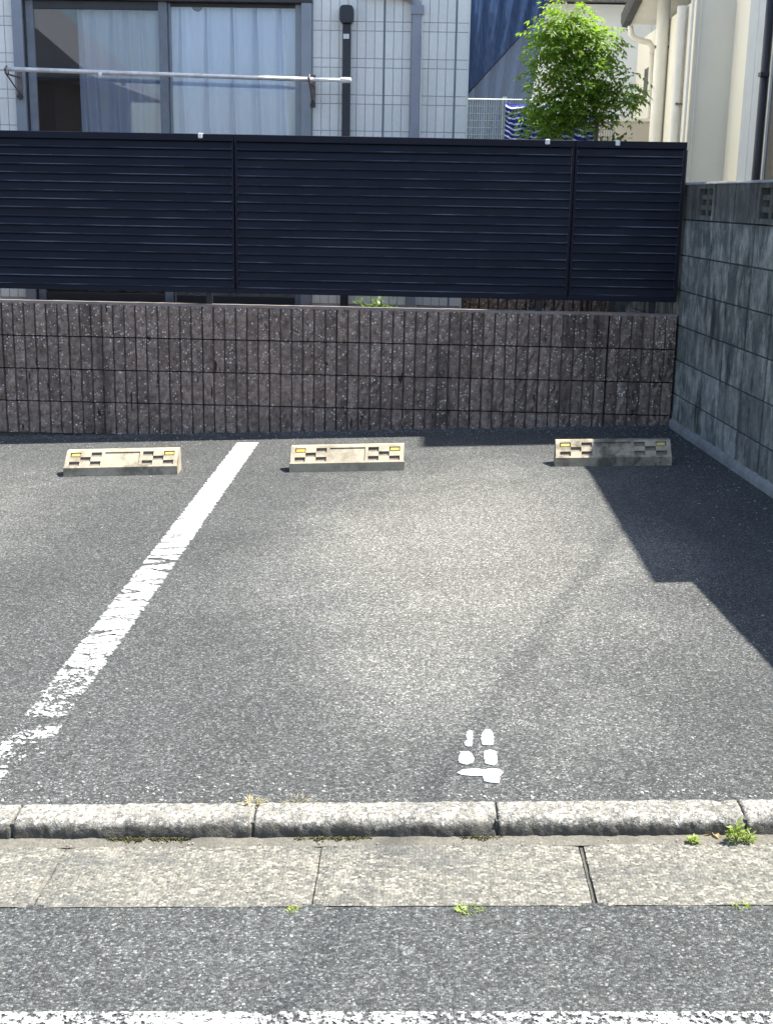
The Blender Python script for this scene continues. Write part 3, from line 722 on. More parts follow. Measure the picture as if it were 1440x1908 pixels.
# rest of the siding outside the part in view
b = MB()
def far_tiles(xa, xb, za, zb):
    n = max(1, round((xb-xa)/CW)); w_ = (xb-xa)/n
    for k in range(-10, 14):
        z0 = ZL[0] + PER*k
        for z1, h in ((z0, PER-SH), (z0+PER-SH, SH)):
            if z1 >= za-1e-4 and z1+h <= zb+1e-4:
                for i in range(n): b.box(xa+w_*i+gap, xa+w_*(i+1)-gap, 0.006, 0.0125, z1+gap, z1+h-gap)
kt = math.floor((2.72-ZL[0])/PER); ztop_ = ZL[0] + PER*(kt+1)
far_tiles(HX0, WX0-0.004-CW*3-0.004, -0.2, 5.6)
far_tiles(WX0-0.004-CW*3, WX0-0.004, ztop_, 5.6)
far_tiles(WX0-0.004, WX1+0.004, max(ztop_, WZ1+0.05), 5.6)
for xa, xb in ((WX1+0.004, joints[0]-0.004), (joints[0]+0.005, joints[1]-0.003), (joints[1]+0.005, HX1-0.004)): far_tiles(xa, xb, ztop_, 5.6)
tag(link('siding_tiles_beyond', b.mesh('siding_tiles_beyond', M_SIDING), house), kind='stuff')
# window: outer frame, two sashes on different tracks, insect screen on the left
def fx(name, pa, pb, y0, y1, z0=None, z1=None, mat=None, par=None):
    return bx(name, hx(pa), hx(pb), y0, y1, WZ0+0.03 if z0 is None else z0, WZ1-0.02 if z1 is None else z1, mat or M_FRAME, par or house, 0.002)
win = link('sliding_window', None, house)
fx('jamb', 29, 48, -0.035, 0.06, par=win); fx('jamb', 562, 581, -0.035, 0.06, par=win)
fx('jamb_lip', 48.6, 51.5, -0.004, 0.08, par=win, mat=M_FRAMEDK)
fx('head_rail', 29, 581, -0.034, 0.08, WZ1-0.019, WZ1+0.03, M_FRAMEDK, win)
fx('sill', 29, 581, -0.055, 0.08, WZ0-0.02, WZ0+0.029, M_FRAMEDK, win)
fx('stile', 51.8, 66, 0.0, 0.03, par=win, mat=M_STILE); fx('stile', 297, 313, 0.0, 0.03, par=win, mat=M_STILE)
fx('stile', 314, 318, 0.032, 0.06, par=win); fx('stile', 549, 561.5, 0.032, 0.06, par=win)
fx('top_rail', 66.3, 296.7, 0.002, 0.028, WZ1-0.075, WZ1-0.0205, M_FRAMEDK, win); fx('top_rail', 318.3, 548.7, 0.034, 0.058, WZ1-0.045, WZ1-0.0205, M_FRAMEDK, win)
BZ = 0.665
fx('bottom_rail', 66.3, 296.7, 0.002, 0.028, WZ0+0.0305, BZ+0.03, M_FRAMEDK, win); fx('bottom_rail', 318.3, 548.7, 0.034, 0.058, WZ0+0.0305, BZ+0.022, M_FRAMEDK, win)
b = MB(); b.box(hx(66.3), hx(296.7), 0.013, 0.018, BZ+0.031, WZ1-0.076); link('pane', b.mesh('pane', M_GLASS), win)
b = MB(); b.box(hx(318.3), hx(548.7), 0.044, 0.049, BZ+0.023, WZ1-0.046); link('pane', b.mesh('pane', M_GLASS), win)
b = MB(); b.quad((hx(66.3), 0.027, BZ+.031), (hx(296.7), 0.027, BZ+.031), (hx(296.7), 0.027, WZ1-0.076), (hx(66.3), 0.027, WZ1-0.076)); link('insect_screen', b.mesh('insect_screen', M_SCREEN, fix=False), win)
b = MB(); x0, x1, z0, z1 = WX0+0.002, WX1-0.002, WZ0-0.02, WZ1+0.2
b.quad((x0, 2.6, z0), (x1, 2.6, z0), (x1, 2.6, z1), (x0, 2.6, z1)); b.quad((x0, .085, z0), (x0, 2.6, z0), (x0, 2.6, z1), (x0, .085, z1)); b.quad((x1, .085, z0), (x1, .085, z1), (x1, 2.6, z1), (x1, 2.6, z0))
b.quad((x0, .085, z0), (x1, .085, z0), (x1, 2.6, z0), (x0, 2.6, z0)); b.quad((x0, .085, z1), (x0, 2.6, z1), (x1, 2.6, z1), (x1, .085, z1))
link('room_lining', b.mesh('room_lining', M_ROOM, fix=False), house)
# paint flakes worn off the meeting stile and jamb
# downspout, black vent pipe, pole brackets
xd0, xd1 = hx(766), hx(784)
b = MB(); b.box(xd0, xd1, -0.055, -0.006, 0.2, 2.612); link('downspout', b.mesh('downspout', M_DOWN, bevel=0.006, seg=2), house)
b = MB(); b.box(xd1+0.0005, xd1+0.007, -0.045, -0.002, 0.2, 2.60); link('downspout_edge', b.mesh('downspout_edge', M_WHITEP), house)
b = MB(); b.box(xd0-0.008, xd1+0.012, -0.065, -0.001, 2.585, 2.64); b.tube([((xd0+xd1)/2, -0.03, 2.63), ((xd0+xd1)/2-0.02, -0.03, 2.68), ((xd0+xd1)/2-0.12, -0.03, 2.72), ((xd0+xd1)/2-0.4, -0.03, 2.74)], 0.034, 12)
link('downspout_elbow', b.mesh('downspout_elbow', M_DOWN, bevel=0.0), house)
xp0, xp1 = hx(638.5), hx(653.5); xc = (xp0+xp1)/2
pipe = link('vent_pipe', None, house)
b = MB(); b.box(xp0, xp1, -0.050, -0.003, 0.2, hz(645, 44)); link('duct', b.mesh('duct', M_PIPEBLK, bevel=0.006, seg=2), pipe)
zc0, zc1 = hz(645, 45), hz(645, 11)
b = MB(); cp = []
for i in range(20):
    t = 2*math.pi*i/20; cs, sn = math.cos(t), math.sin(t)
    cp.append((xc + 0.046*math.copysign(abs(cs)**0.45, cs), (zc0+zc1)/2 + (zc1-zc0)/2*math.copysign(abs(sn)**0.45, sn)))
b.prism(cp, 'y', -0.085, -0.003); link('duct_cap', b.mesh('duct_cap', M_PIPEBLK, bevel=0.006, seg=2), pipe)
lz0, lz1 = hz(645, 73), hz(645, 64)
b = MB(); b.box(xp0+0.006, xp1-0.010, -0.0545, -0.0505, lz0, lz1); link('sticker', b.mesh('sticker', M_CLIP), pipe)
# laundry pole on two swing brackets
PY = HY - 0.30
pole = thing('laundry_pole', 'long stainless laundry pole with white end cap hung across the window', 'laundry pole', at(320, 140, PY))
o0 = pole.location
pa, pb, pc = at(-260, 118, PY), at(583, 147.5, PY), at(640, 148.5, PY)
b = MB(); b.tube([pa-o0, pb-o0], 0.0150, 14); link('tube', b.mesh('tube', M_STEEL, smooth=True), pole)
b = MB(); b.tube([pb-o0, pc-o0], 0.0118, 14); link('inner_tube', b.mesh('inner_tube', M_WHITEP, smooth=True), pole)
d = (pc-pb).normalized(); e0 = at(634, 148.4, PY)
b = MB(); b.tube([e0-o0, e0-o0+d*0.004, e0-o0+d*0.062, e0-o0+d*0.070, e0-o0+d*0.074], [0.014, 0.0185, 0.0185, 0.015, 0.006], 14); link('end_cap', b.mesh('end_cap', M_WHITEP, smooth=True), pole)
r0 = at(188, 138, PY); b = MB(); b.tube([r0-o0-d*0.011, r0-o0+d*0.011], 0.0195, 14); link('joint_ring', b.mesh('joint_ring', M_WHITEP), pole)
def bracket(px, py, side):
    p = at(px, py, PY); xw = p.x; br = link('pole_bracket', None, house, (0, 0, 0))
    L = lambda v: (v[0], v[1]-HY, v[2])
    b = MB(); b.box(xw-0.02, xw+0.012, -0.045, -0.0352, p.z-0.16, p.z+0.05); link('base_plate', b.mesh('base_plate', M_RUST, bevel=0.002), br)
    b = MB(); z = p.z-0.020
    b.tube([(xw-0.004, -0.04, z), (xw-0.004, p.y-HY-0.03, z), (xw-0.004, p.y-HY-0.045, z+0.03)], 0.006, 8)
    b.tube([(xw-0.004, -0.04, z-0.11), (xw-0.004, p.y-HY+0.01, z-0.012)], 0.005, 8)
    link('arm', b.mesh('arm', M_RUST), br)
    b = MB(); ring = [(xw-0.004, p.y-HY + 0.028*math.cos(t), p.z + 0.030*math.sin(t)) for t in [2*math.pi*i/14 for i in range(15)]]
    b.tube(ring, 0.0045, 6); link('hook', b.mesh('hook', M_RUST), br)
    b = MB(); b.tube([(xw-0.004, -0.065, z-0.125), (xw-0.004, -0.035, z-0.125)], 0.018, 12); link('knob', b.mesh('knob', M_FRAMEDK), br)
bracket(578, 147, 1); bracket(14, 131, -1)
# curtains
def curtain(pa, pb, yc, lam, amp, label, seed, ztop, zbot, drop=None):
    x0, x1 = hx(pa), hx(pb); b = MB(); nu = int((x1-x0)/0.006); nv = 30
    def fn(u, v):
        x = x0+(x1-x0)*u; z = ztop + (zbot-ztop)*v
        xx = x + 0.012*fbm((x*5+seed, z*1.3, seed)); k = math.floor(xx/lam+0.5); r1 = noise.random_unit_vector if False else None
        y = yc
        for kk in (k-1, k, k+1):
            h1 = fbm((kk*7.13+seed, 1.7, 0)); h2 = fbm((kk*3.77+seed, 9.1, 4))
            ctr = kk*lam + 0.03*h1 + 0.03*h2*v; wd = (0.010 + 0.028*min(1, v*1.2))*(1+0.5*h2)
            y += amp*(1.0+0.5*h1)*math.exp(-((xx-ctr)/wd)**2)*(1-0.35*v) - amp*0.35*math.exp(-((xx-ctr-wd*1.7)/(wd*1.2))**2)
        y += 0.010*fbm((x*9+seed, z*1.6, 3)) + 0.006*math.sin(x*70+seed+2*z)
        return (x, HY + y, z - (drop(x, v) if drop else 0))
    b.grid(nu, nv, fn)
    o = link('curtain', b.mesh('curtain', M_CURT, smooth=True, fix=False)); tag(o, label, 'curtain', 'curtains in the sliding window'); return o
curtain(141, 306, 0.085, 0.105, 0.060, 'bluish curtain behind the insect screen, left half of the window', 1.7, WZ1+0.02, BZ+0.035)
xs_ = hx(365)
curtain(309, 556, 0.090, 0.172, 0.075, 'brighter pale blue pleated curtain filling the right half of the window', 0.4, WZ1+0.03, BZ+0.012,
        lambda x, v: 0.10*math.exp(-((x-xs_)/0.07)**2)*max(0, 1-v*3))

# ------------------------------------------------------------------ neighbour house on the right (cream)
nh = thing('cream_house', 'cream rendered house with ivory pipes behind the grey block wall', 'house', (2.35, 7.0, 0))
def nb_(name, x0, x1, y0, y1, z0, z1, mat, bev=0.0, par=None):
    b = MB(); b.box(x0-2.35, x1-2.35, y0-7.0, y1-7.0, z0, z1); return link(name, b.mesh(name, mat, bevel=bev), par or nh)
XN, YN = 2.35, 4.79
nb_('wall', XN, 7.5, 10.02, 10.499, -0.3, 2.99, M_CREAM2); nb_('wall', XN+0.04, 7.5, YN, 10.019, -0.3, 2.985, M_CREAM2)
nb_('panel', XN-0.006, XN+0.04, 9.47, 9.735, 0.2, 2.98, M_BLUEGREY, 0.004); nb_('panel', XN-0.006, XN+0.04, 9.742, 10.02, 0.2, 2.98, M_BLUEGREY, 0.004)
nb_('flat_roof', XN, 7.5, YN, 10.5, 2.991, 3.02, M_ROOFG)
nb_('front_wall', 2.04, 7.5, 10.5, 10.65, -0.3, 2.93, M_CREAM, 0.004)
nb_('wall_trim', 2.075, 2.081, 10.488, 10.499, -0.3, 2.93, M_CREAM2)
nb_('wall', 2.04, 7.5, 10.651, 13.3, -0.3, 2.93, M_CREAM2)
nb_('upper_storey', 3.0, 7.5, 7.8, 14.0, 3.03, 6.0, M_CREAM2)
nb_('upper_roof', 3.0, 7.7, 7.8, 14.2, 6.001, 6.02, M_ROOFG)
# eave with charcoal gutter, far end in view
b = MB(); b.box(1.80-2.35, 3.0-2.35, 10.66-7, 12.3-7, 2.965, 2.99); b.v = [(x, y, z+(5.3-y)*0.2) for x, y, z in b.v]; link('soffit', b.mesh('soffit', M_SOFFIT), nh)
b = MB(); b.prism([(1.72, 2.985), (1.735, 2.945), (1.80, 2.935), (1.81, 2.98), (1.81, 3.06), (1.72, 3.06)], 'y', 10.6, 12.34)
b.v = [(x-2.35, y-7, z+(12.34-y)*0.2) for x, y, z in b.v]; link('eave_gutter', b.mesh('eave_gutter', M_GUTDK, bevel=0.004), nh)
def npipe(name, pts, r, mat, seg=14):
    b = MB(); b.tube([(p[0]-2.35, p[1]-7, p[2]) for p in pts], r, seg); return link(name, b.mesh(name, mat, smooth=True), nh)
npipe('gutter_outlet', [(1.79, 12.2, 2.94), (1.80, 12.2, 2.87), (1.83, 12.2, 2.835), (1.90, 12.2, 2.815), (1.97, 12.2, 2.80), (2.0, 12.2, 2.76), (2.005, 12.2, 2.70)], 0.026, M_PIPEW)
npipe('downpipe', [(2.005, 12.2, 2.70), (2.005, 12.2, -0.2)], 0.024, M_PIPEW)
p1 = at(1229, 130, 11.6); npipe('soil_pipe', [(p1.x, 11.6, -0.2), (p1.x, 11.6, 3.6)], 0.056, M_PIPEW)
nb_('pipe_strap', p1.x-0.058, p1.x+0.12, 11.575, 11.60, at(1229, 87, 11.6).z-0.012, at(1229, 87, 11.6).z+0.012, M_RUST)
p2 = at(1263, 130, 10.82); npipe('downpipe', [(p2.x, 10.82, -0.2), (p2.x, 10.82, 2.92)], 0.040, M_PIPEW)
nb_('pipe_strap', p2.x-0.010, p2.x+0.06, 10.775, 10.79, at(1263, 193, 10.8).z-0.008, at(1263, 193, 10.8).z+0.008, M_RUST)
p3 = at(1281, 130, 10.56); npipe('thin_pipe', [(p3.x-0.016, 10.46, -0.2), (p3.x-0.016, 10.46, 2.92)], 0.013, M_PIPEW)
pb2 = at(1425, 130, 9.36); npipe('black_pipe', [(pb2.x, 9.36, 0.2), (pb2.x, 9.36, 2.97)], 0.030, M_PIPEBLK)
nb_('black_pipe_clip', pb2.x-0.036, pb2.x+0.04, 9.32, 9.40, at(1425, 138, 9.36).z-0.014, at(1425, 138, 9.36).z+0.014, M_PIPEBLK)
nw = link('side_window', None, nh)
nb_('frame', XN-0.004, XN+0.03, 9.27, 9.30, 0.9, 2.975, M_PIPEW, 0.002, nw); nb_('frame', XN-0.004, XN+0.03, 8.02, 8.05, 0.9, 2.975, M_PIPEW, 0.002, nw)
nb_('frame', XN-0.004, XN+0.03, 8.051, 9.269, 0.9, 0.94, M_PIPEW, 0.002, nw)
nb_('pane', XN+0.012, XN+0.02, 8.051, 9.269, 0.941, 2.97, M_INT, 0, nw)
nb_('far_window', 2.031, 2.0405, 12.35, 12.75, 2.35, 2.62, M_INT, 0.0); 

# ------------------------------------------------------------------ far white building, beige wall
fb = thing('white_building', 'bright white building wall with grey eave behind the small tree', 'building', (1.5, 14.2, 0))
b = MB(); b.box(-1.6, 2.5, 0, 5, -0.4, 3.40); link('wall', b.mesh('wall', M_WHITEW), fb)
b = MB(); b.box(-1.8, 2.7, -0.35, 5.3, 3.42, 3.52); link('eave', b.mesh('eave', M_ROOFG, bevel=0.01), fb)
b = MB(); b.prism([(-0.36, 3.52), (5.3, 3.52), (2.5, 4.6)], 'x', -1.8, 2.7); link('roof', b.mesh('roof', M_ROOFG), fb)
for x in (-1.0, -0.1, 0.8): 
    b = MB(); b.box(x, x+0.012, -0.006, -0.001, -0.4, 3.39); link('wall_joint', b.mesh('wall_joint', M_SOFFIT), fb)
bwz = at(1150, 219, 12.0).z
lw = thing('beige_garden_wall', 'low beige rendered wall with pale coping between tree and cream house', 'wall', (1.6, 12.0, 0))
b = MB(); b.box(-0.45, 0.42, 0, 0.12, -0.3, bwz-0.03); link('wall', b.mesh('wall', M_BEIGE), lw)
b = MB(); b.box(-0.47, 0.42, -0.02, 0.14, bwz-0.03, bwz); link('coping', b.mesh('coping', M_CREAM2, bevel=0.004), lw)

# ------------------------------------------------------------------ second brown wall, mesh fence, cloth, net
RY = 9.25
rw_ = thing('rear_block_wall', 'brown ribbed block wall seen through the gap under the navy fence', 'wall', (1.34, RY, 0))
for c in range(6):
    for k in range(3):
        blk = link('block', core_me, rw_, (-0.4074*k + 0.0, 0, 1.52-COURSE*(c+1)))
        if c in (4, 3):
            for j in range(6):
                if -0.4074*k - RIBP*(j+0.5) > -1.08:
                    link('rib', ribs[R_.randrange(14)], blk, (-RIBP*(j+0.5), R_.uniform(-0.001, 0.002), 0.002))
gp = thing('plain_block_wall', 'short plain grey block wall right of the rear brown wall', 'wall', (1.345, RY+0.02, 0))
b = MB(); b.box(0, 0.39, 0, 0.1, 0, COURSE-0.009); pbm = b.mesh('block', M_GBLOCK, bevel=0.003)
for c in range(6):
    for k in range(2): link('block', pbm, gp, (0.005+0.4*k, 0, 1.32-COURSE*(c+1)))
mf = thing('wire_mesh_fence', 'pale green-grey wire mesh fence panel beside the house corner', 'fence', (0.27, RY+0.05, 1.52))
M_WIRE = plain('pale_green_wire', (0.24, 0.31, 0.34), 0.45)
mtop = at(905, 184, RY+0.05).z
wx0, wx1 = 0.262, 1.30
b = MB(); b.tube([(wx0-0.27, 0, mtop-1.52), (wx1-0.27, 0, mtop-1.52)], 0.0055, 6); link('top_wire', b.mesh('top_wire', plain('pale_wire_top', (0.70, 0.74, 0.74), 0.4)), mf)
vb = MB(); vb.tube([(0, 0, 0), (0, 0, mtop-1.52)], 0.0022, 5); vme = vb.mesh('upright_wire', M_WIRE)
hb = MB(); hb.tube([(0, 0, 0), (wx1-wx0, 0, 0)], 0.0024, 5); hme = hb.mesh('cross_wire', M_WIRE)
n = int((wx1-wx0)/0.0165)
for i in range(n+1): link('upright_wire', vme, mf, (wx0-0.27+0.0165*i, 0.003, 0))
for i in range(9): link('cross_wire', hme, mf, (wx0-0.27, -0.003, mtop-1.52-0.048*(i+1)))
b = MB(); b.tube([(0.19+0.06, 0.02, 0), (0.19+0.06, 0.02, mtop-1.52+0.02)], 0.015, 8); link('post', b.mesh('post', M_WIRE), mf)
def stripe_mat():
    m = NT('striped_cloth'); tc = m.n('ShaderNodeTexCoord').outputs['UV']; u, v, _ = m.xyz(tc)
    vv = m.math('ADD', v, m.rng(m.noise(m.mapv(tc, (14, 2, 1)), 2.0, 4, 0.6), 0.2, 0.8, -0.02, 0.02))
    f = m.math('FRACT', m.math('MULTIPLY', vv, 10.0))
    k = m.math('MULTIPLY', m.rng(f, 0.60, 0.66), m.rng(f, 0.97, 0.92))
    dash = m.noise(m.mapv(tc, (60, 9, 1)), 1.0, 3, 0.7)
    k = m.math('MULTIPLY', k, m.rng(dash, 0.36, 0.46, 0.35, 1.0))
    c = m.mix(m.noise(tc, 9, 3), (0.015, 0.022, 0.14), (0.03, 0.045, 0.23))
    c = m.mix(k, c, (0.62, 0.66, 0.80)); return m.fin(c, 0.85, spec=0.1)
M_STRIPE = stripe_mat()
def uvgrid(name, nu, nv, fn, mat, parent=None):
    b = MB(); b.grid(nu, nv, fn); me = b.mesh(name, mat, smooth=True, fix=False)
    uv = me.uv_layers.new(name='UVMap'); k = 0
    for p in me.polygons:
        for li in p.loop_indices:
            vi = me.loops[li].vertex_index; uv.data[li].uv = ((vi//(nv+1))/nu, (vi % (nv+1))/nv)
    return link(name, me, parent)
CY = RY + 0.015
c0, c1, c2 = at(942, 187, CY), at(1108, 214, CY), at(1108, 300, CY)
def clothfn(u, v):
    x = c0.x+(c1.x-c0.x)*u; zt = c0.z+(c1.z-c0.z)*u - 0.012*math.sin(u*9) - 0.008*math.sin(u*23)
    fold = 0.014*math.sin(u*26+v*1.5) + 0.008*math.sin(u*61+2*v)
    back = 0.05*max(0, 1-v*12)
    return (x, CY - 0.02 + fold*min(1, .3+v) + back, zt - 0.34*v + 0.012*fbm((u*7, v*3, 2)) - 0.03*u*v)
tag(uvgrid('striped_cloth', 90, 40, clothfn, M_STRIPE), 'navy and white striped cloth draped over the mesh fence behind the tree', 'cloth')
def net_mat(name, c1, c2, op):
    m = NT(name); p = m.pos()
    f = m.noise(m.mapv(p, (220, 220, 7)), 1.0, 4, 0.6); g = m.noise(m.mapv(p, (30, 30, 2.5)), 1.0, 3, 0.6)
    c = m.mix(m.rng(m.math('ADD', m.math('MULTIPLY', f, 0.75), m.math('MULTIPLY', g, 0.25)), 0.38, 0.62), c1, c2)
    m.fin(c, 0.85, spec=0.1); tl = m.n('ShaderNodeBsdfTranslucent'); m.set(tl.inputs[0], c); mx = m.n('ShaderNodeMixShader'); mx.inputs[0].default_value = 0.45
    m.t.links.new(m.b.outputs[0], mx.inputs[1]); m.t.links.new(tl.outputs[0], mx.inputs[2])
    tr = m.n('ShaderNodeBsdfTransparent'); my = m.n('ShaderNodeMixShader'); m.set(my.inputs[0], m.rng(f, 0.3, 0.7, op-0.12, min(1, op+0.12)))
    m.t.links.new(tr.outputs[0], my.inputs[1]); m.t.links.new(mx.outputs[0], my.inputs[2]); m.t.links.new(my.outputs[0], m.out.inputs[0]); return m.mat
NY = 10.0
net = thing('blue_shade_net', 'dark blue shade netting with a diagonal fold beside the house corner', 'net', at(940, 180, NY))
def netquad(name, P, mat, dy, sag):
    A, B, C, D = [at(px, py, NY+dy) for px, py in P]; o = net.location
    def fn(u, v):
        q = A.lerp(B, u).lerp(D.lerp(C, u), v); q = q - o
        q.y += sag*math.sin(u*7+v)*0.5 + 0.01*math.sin(u*37+2*v) + 0.02*math.sin(math.pi*u)*math.sin(math.pi*v)
        return q
    b = MB(); b.grid(50, 24, fn); return link(name, b.mesh(name, mat, smooth=True, fix=False), net)
netquad('back_sheet', [(850, -60), (1030, -60), (968, 320), (850, 320)], net_mat('blue_net_back', (0.026, 0.055, 0.125), (0.07, 0.115, 0.215), 0.95), 0.06, 0.02)
netquad('folded_flap', [(850, -60), (1032, -60), (1013, 18), (850, 196)], net_mat('blue_net_flap', (0.024, 0.050, 0.125), (0.075, 0.125, 0.26), 0.97), -0.01, 0.02)
A, B = at(1014, 17, NY-0.02)-net.location, at(850, 197, NY-0.02)-net.location
b = MB(); b.tube([A.lerp(B, t/8)+Vector((0, 0.006*math.sin(t*2), 0.003*math.sin(t*3))) for t in range(9)], 0.007, 6); link('hem_cord', b.mesh('hem_cord', plain('dark_cord', (0.012, 0.018, 0.04), 0.8)), net)

# ------------------------------------------------------------------ small ash tree
def leaf_mat(name, c1, c2, trans=0.45):
    m = NT(name); p = m.pos()
    f = m.noise(p, 30, 2); c = m.mix(m.rng(f, 0.3, 0.7), c1, c2); m.fin(c, 0.45, spec=0.35)
    tl = m.n('ShaderNodeBsdfTranslucent'); m.set(tl.inputs[0], m.mix(1.0, c, (1.5, 1.6, 0.7), 'MULTIPLY')); mx = m.n('ShaderNodeMixShader'); mx.inputs[0].default_value = trans
    m.t.links.new(m.b.outputs[0], mx.inputs[1]); m.t.links.new(tl.outputs[0], mx.inputs[2]); m.t.links.new(mx.outputs[0], m.out.inputs[0]); return m.mat
M_LEAF = leaf_mat('ash_leaf', (0.095, 0.18, 0.022), (0.23, 0.33, 0.055), 0.55)
M_BARK = plain('thin_bark', (0.14, 0.115, 0.09), 0.9, var=0.3, bump=0.5)
TY = 8.62
def tp(px, py, dy=0.0): return at(px, py, TY+dy)
base = Vector((tp(1108, 258).x, TY, gz(1.08, -0.13)))
tree = thing('small_ash_tree', 'small leafy green tree, sunlit on top, behind the fence', 'tree', base)
RT = random.Random(11)
def limb(pts, r0, r1, name):
    b = MB(); n = len(pts); b.tube([p-base for p in pts], [r0+(r1-r0)*i/(n-1) for i in range(n)], 7)
    link(name, b.mesh(name, M_BARK, smooth=True), tree)
trunk = [base, tp(1108, 330), tp(1110, 255), tp(1112, 225), tp(1100, 180), tp(1085, 130), tp(1070, 70), tp(1058, 25)]
limb(trunk, 0.017, 0.004, 'trunk')
brs = [[tp(1112, 225), tp(1135, 190, .05), tp(1165, 160, .05)], [tp(1112, 230), tp(1150, 205, -.05), tp(1185, 180, -.08)], [tp(1100, 180), tp(1060, 165, -.1), tp(1020, 175, -.15)],
       [tp(1108, 215), tp(1060, 215, .08), tp(1010, 225, .1)], [tp(1085, 130), tp(1050, 105, .1), tp(1010, 90, .12)], [tp(1085, 130), tp(1110, 100, .1), tp(1130, 80, .1)], [tp(1070, 70), tp(1040, 50), tp(1018, 40)], [tp(1070, 75), tp(1100, 60), tp(1122, 62)],
       [base, tp(1085, 330), tp(1094, 255), tp(1078, 215)]]
for p in brs: limb(p, 0.007, 0.002, 'branch')
cb = MB()
def leaflet(c, d, nrm, L, W):
    s = d.cross(nrm).normalized(); up_ = s.cross(d).normalized(); n = len(cb.v)
    mid = c+d*(L*0.5)-up_*(L*0.06)
    cb.v += [tuple(c-base), tuple(mid+s*W*0.5+up_*W*0.12-base), tuple(c+d*L-up_*L*0.14-base), tuple(mid-s*W*0.5+up_*W*0.12-base)]
    cb.f += [(n, n+1, n+2), (n, n+2, n+3)]; cb.m += [0, 0]
def frond(p, d, L, k):
    nrm = Vector((RT.uniform(-.5, .5), RT.uniform(-.5, .5), 1)).normalized()
    s = d.cross(nrm).normalized(); q = p.copy(); dd = d.copy()
    n0 = len(cb.v)
    for i in range(k):
        q = q + dd*(L/k); dd = (dd + Vector((0, 0, -0.12))).normalized()
        for sg in (-1, 1):
            ld = (s*sg*0.85 + dd*0.55 + Vector((0, 0, RT.uniform(-.35, .05)))).normalized()
            leaflet(q, ld, nrm, RT.uniform(0.030, 0.048), RT.uniform(0.013, 0.019))
    leaflet(q, dd, nrm, 0.045, 0.018)
# clumps follow the crown outline (pixel centre, radius in metres, how many fronds)
CL = [(1062, 28, .09, 30), (1040, 55, .10, 30), (1088, 60, .11, 34), (1112, 85, .09, 22), (1030, 95, .10, 26), (1065, 105, .12, 34), (1105, 125, .11, 30), (1045, 150, .11, 28), (1085, 165, .12, 32),
      (1020, 195, .12, 26), (1055, 205, .13, 30), (1010, 225, .10, 18), (1095, 215, .10, 18), (1035, 235, .09, 12), (1130, 165, .09, 15), (1150, 185, .09, 13), (1175, 180, .07, 7), (1125, 205, .08, 9), (1165, 160, .06, 4), (1010, 120, .07, 7), (1000, 150, .06, 3), (1070, 190, .12, 22), (1018, 60, .06, 9), (1120, 65, .07, 9), (1145, 145, .06, 4), (985, 110, .03, 1), (1180, 130, .03, 2)]
for px_, py_, r_, n_ in CL:
    c = tp(px_, py_)
    for i in range(int(n_*2.7)):
        v = Vector((RT.gauss(0, 1), RT.gauss(0, 1), RT.gauss(0, 1))).normalized()*r_*RT.uniform(0.2, 1.05)
        v.y *= 1.35; p = c+v
        d = (Vector((v.x*4/r_, v.y*3/r_, 0))*0.25 + Vector((RT.uniform(-1, 1), RT.uniform(-1, 1), RT.uniform(-.5, .35)))).normalized()
        frond(p, d, RT.uniform(0.08, 0.15), RT.choice((3, 4, 4, 5)))
link('crown', cb.mesh('crown', M_LEAF, fix=False), tree)
# shrubs seen over and under the fence
def shrub(name, label, c, rx, ry, rz, n, L, W, mat, cat='shrub', stem=True):
    t = thing(name, label, cat, (c[0], c[1], gz(c[0], -0.13)))
    b = MB(); o = Vector(t.location)
    for i in range(n):
        v = Vector((RT.gauss(0, .5)*rx, RT.gauss(0, .5)*ry, RT.gauss(0, .5)*rz)); p = Vector(c)+v-o
        d = Vector((RT.uniform(-1, 1), RT.uniform(-1, 1), RT.uniform(-.4, .8))).normalized(); s = d.cross(Vector((RT.uniform(-.4, .4), RT.uniform(-.4, .4), 1))).normalized()
        k = len(b.v); l_ = L*RT.uniform(.6, 1.2); w_ = W*RT.uniform(.7, 1.2)
        b.v += [tuple(p), tuple(p+d*l_*.5+s*w_*.5), tuple(p+d*l_), tuple(p+d*l_*.5-s*w_*.5)]; b.f.append((k, k+1, k+2, k+3)); b.m.append(0)
    link('foliage', b.mesh('foliage', mat, fix=False), t)
    if stem:
        b = MB()
        for i in range(5): b.tube([(RT.uniform(-.03, .03), RT.uniform(-.03, .03), 0), (RT.uniform(-.5, .5)*rx, RT.uniform(-.3, .3)*ry, c[2]-o.z)], [0.006, 0.002], 5)
        link('stems', b.mesh('stems', M_BARK), t)
    return t
M_SHRUB = leaf_mat('shrub_leaf', (0.05, 0.10, 0.02), (0.12, 0.19, 0.05), 0.35)
p = at(1150, 262, 8.3); shrub('low_shrub', 'green shrub tips peeping over the fence right of the tree trunk', tuple(p), 0.10, 0.10, 0.035, 130, 0.035, 0.016, M_SHRUB)
p = at(700, 585, 8.15); shrub('yard_plant', 'leafy plant glimpsed through the gap above the brown wall', tuple(p), 0.16, 0.10, 0.09, 220, 0.06, 0.022, M_SHRUB)

# ------------------------------------------------------------------ overhead cable (its thin shadow crosses the bay)
g1, g2 = ground_at(1110, 1030), ground_at(600, 1800, ROAD)
dirn = (g2-g1); dirn.z = 0; dirn.normalize(); HC = 8.0
cp_ = [g1 + dirn*t + Vector((SUN.x/SUN.z, SUN.y/SUN.z, 1))*(HC - 0.05*0) for t in (-9, -3, 3, 9)]
cp_ = [Vector((q.x, q.y, HC)) for q in cp_]
b = MB(); b.tube([q-cp_[0] for q in cp_], 0.0075, 8)
tag(link('overhead_cable', b.mesh('overhead_cable', M_PIPEBLK), None, cp_[0]), 'overhead cable whose thin soft shadow runs diagonally across the bay', 'cable')

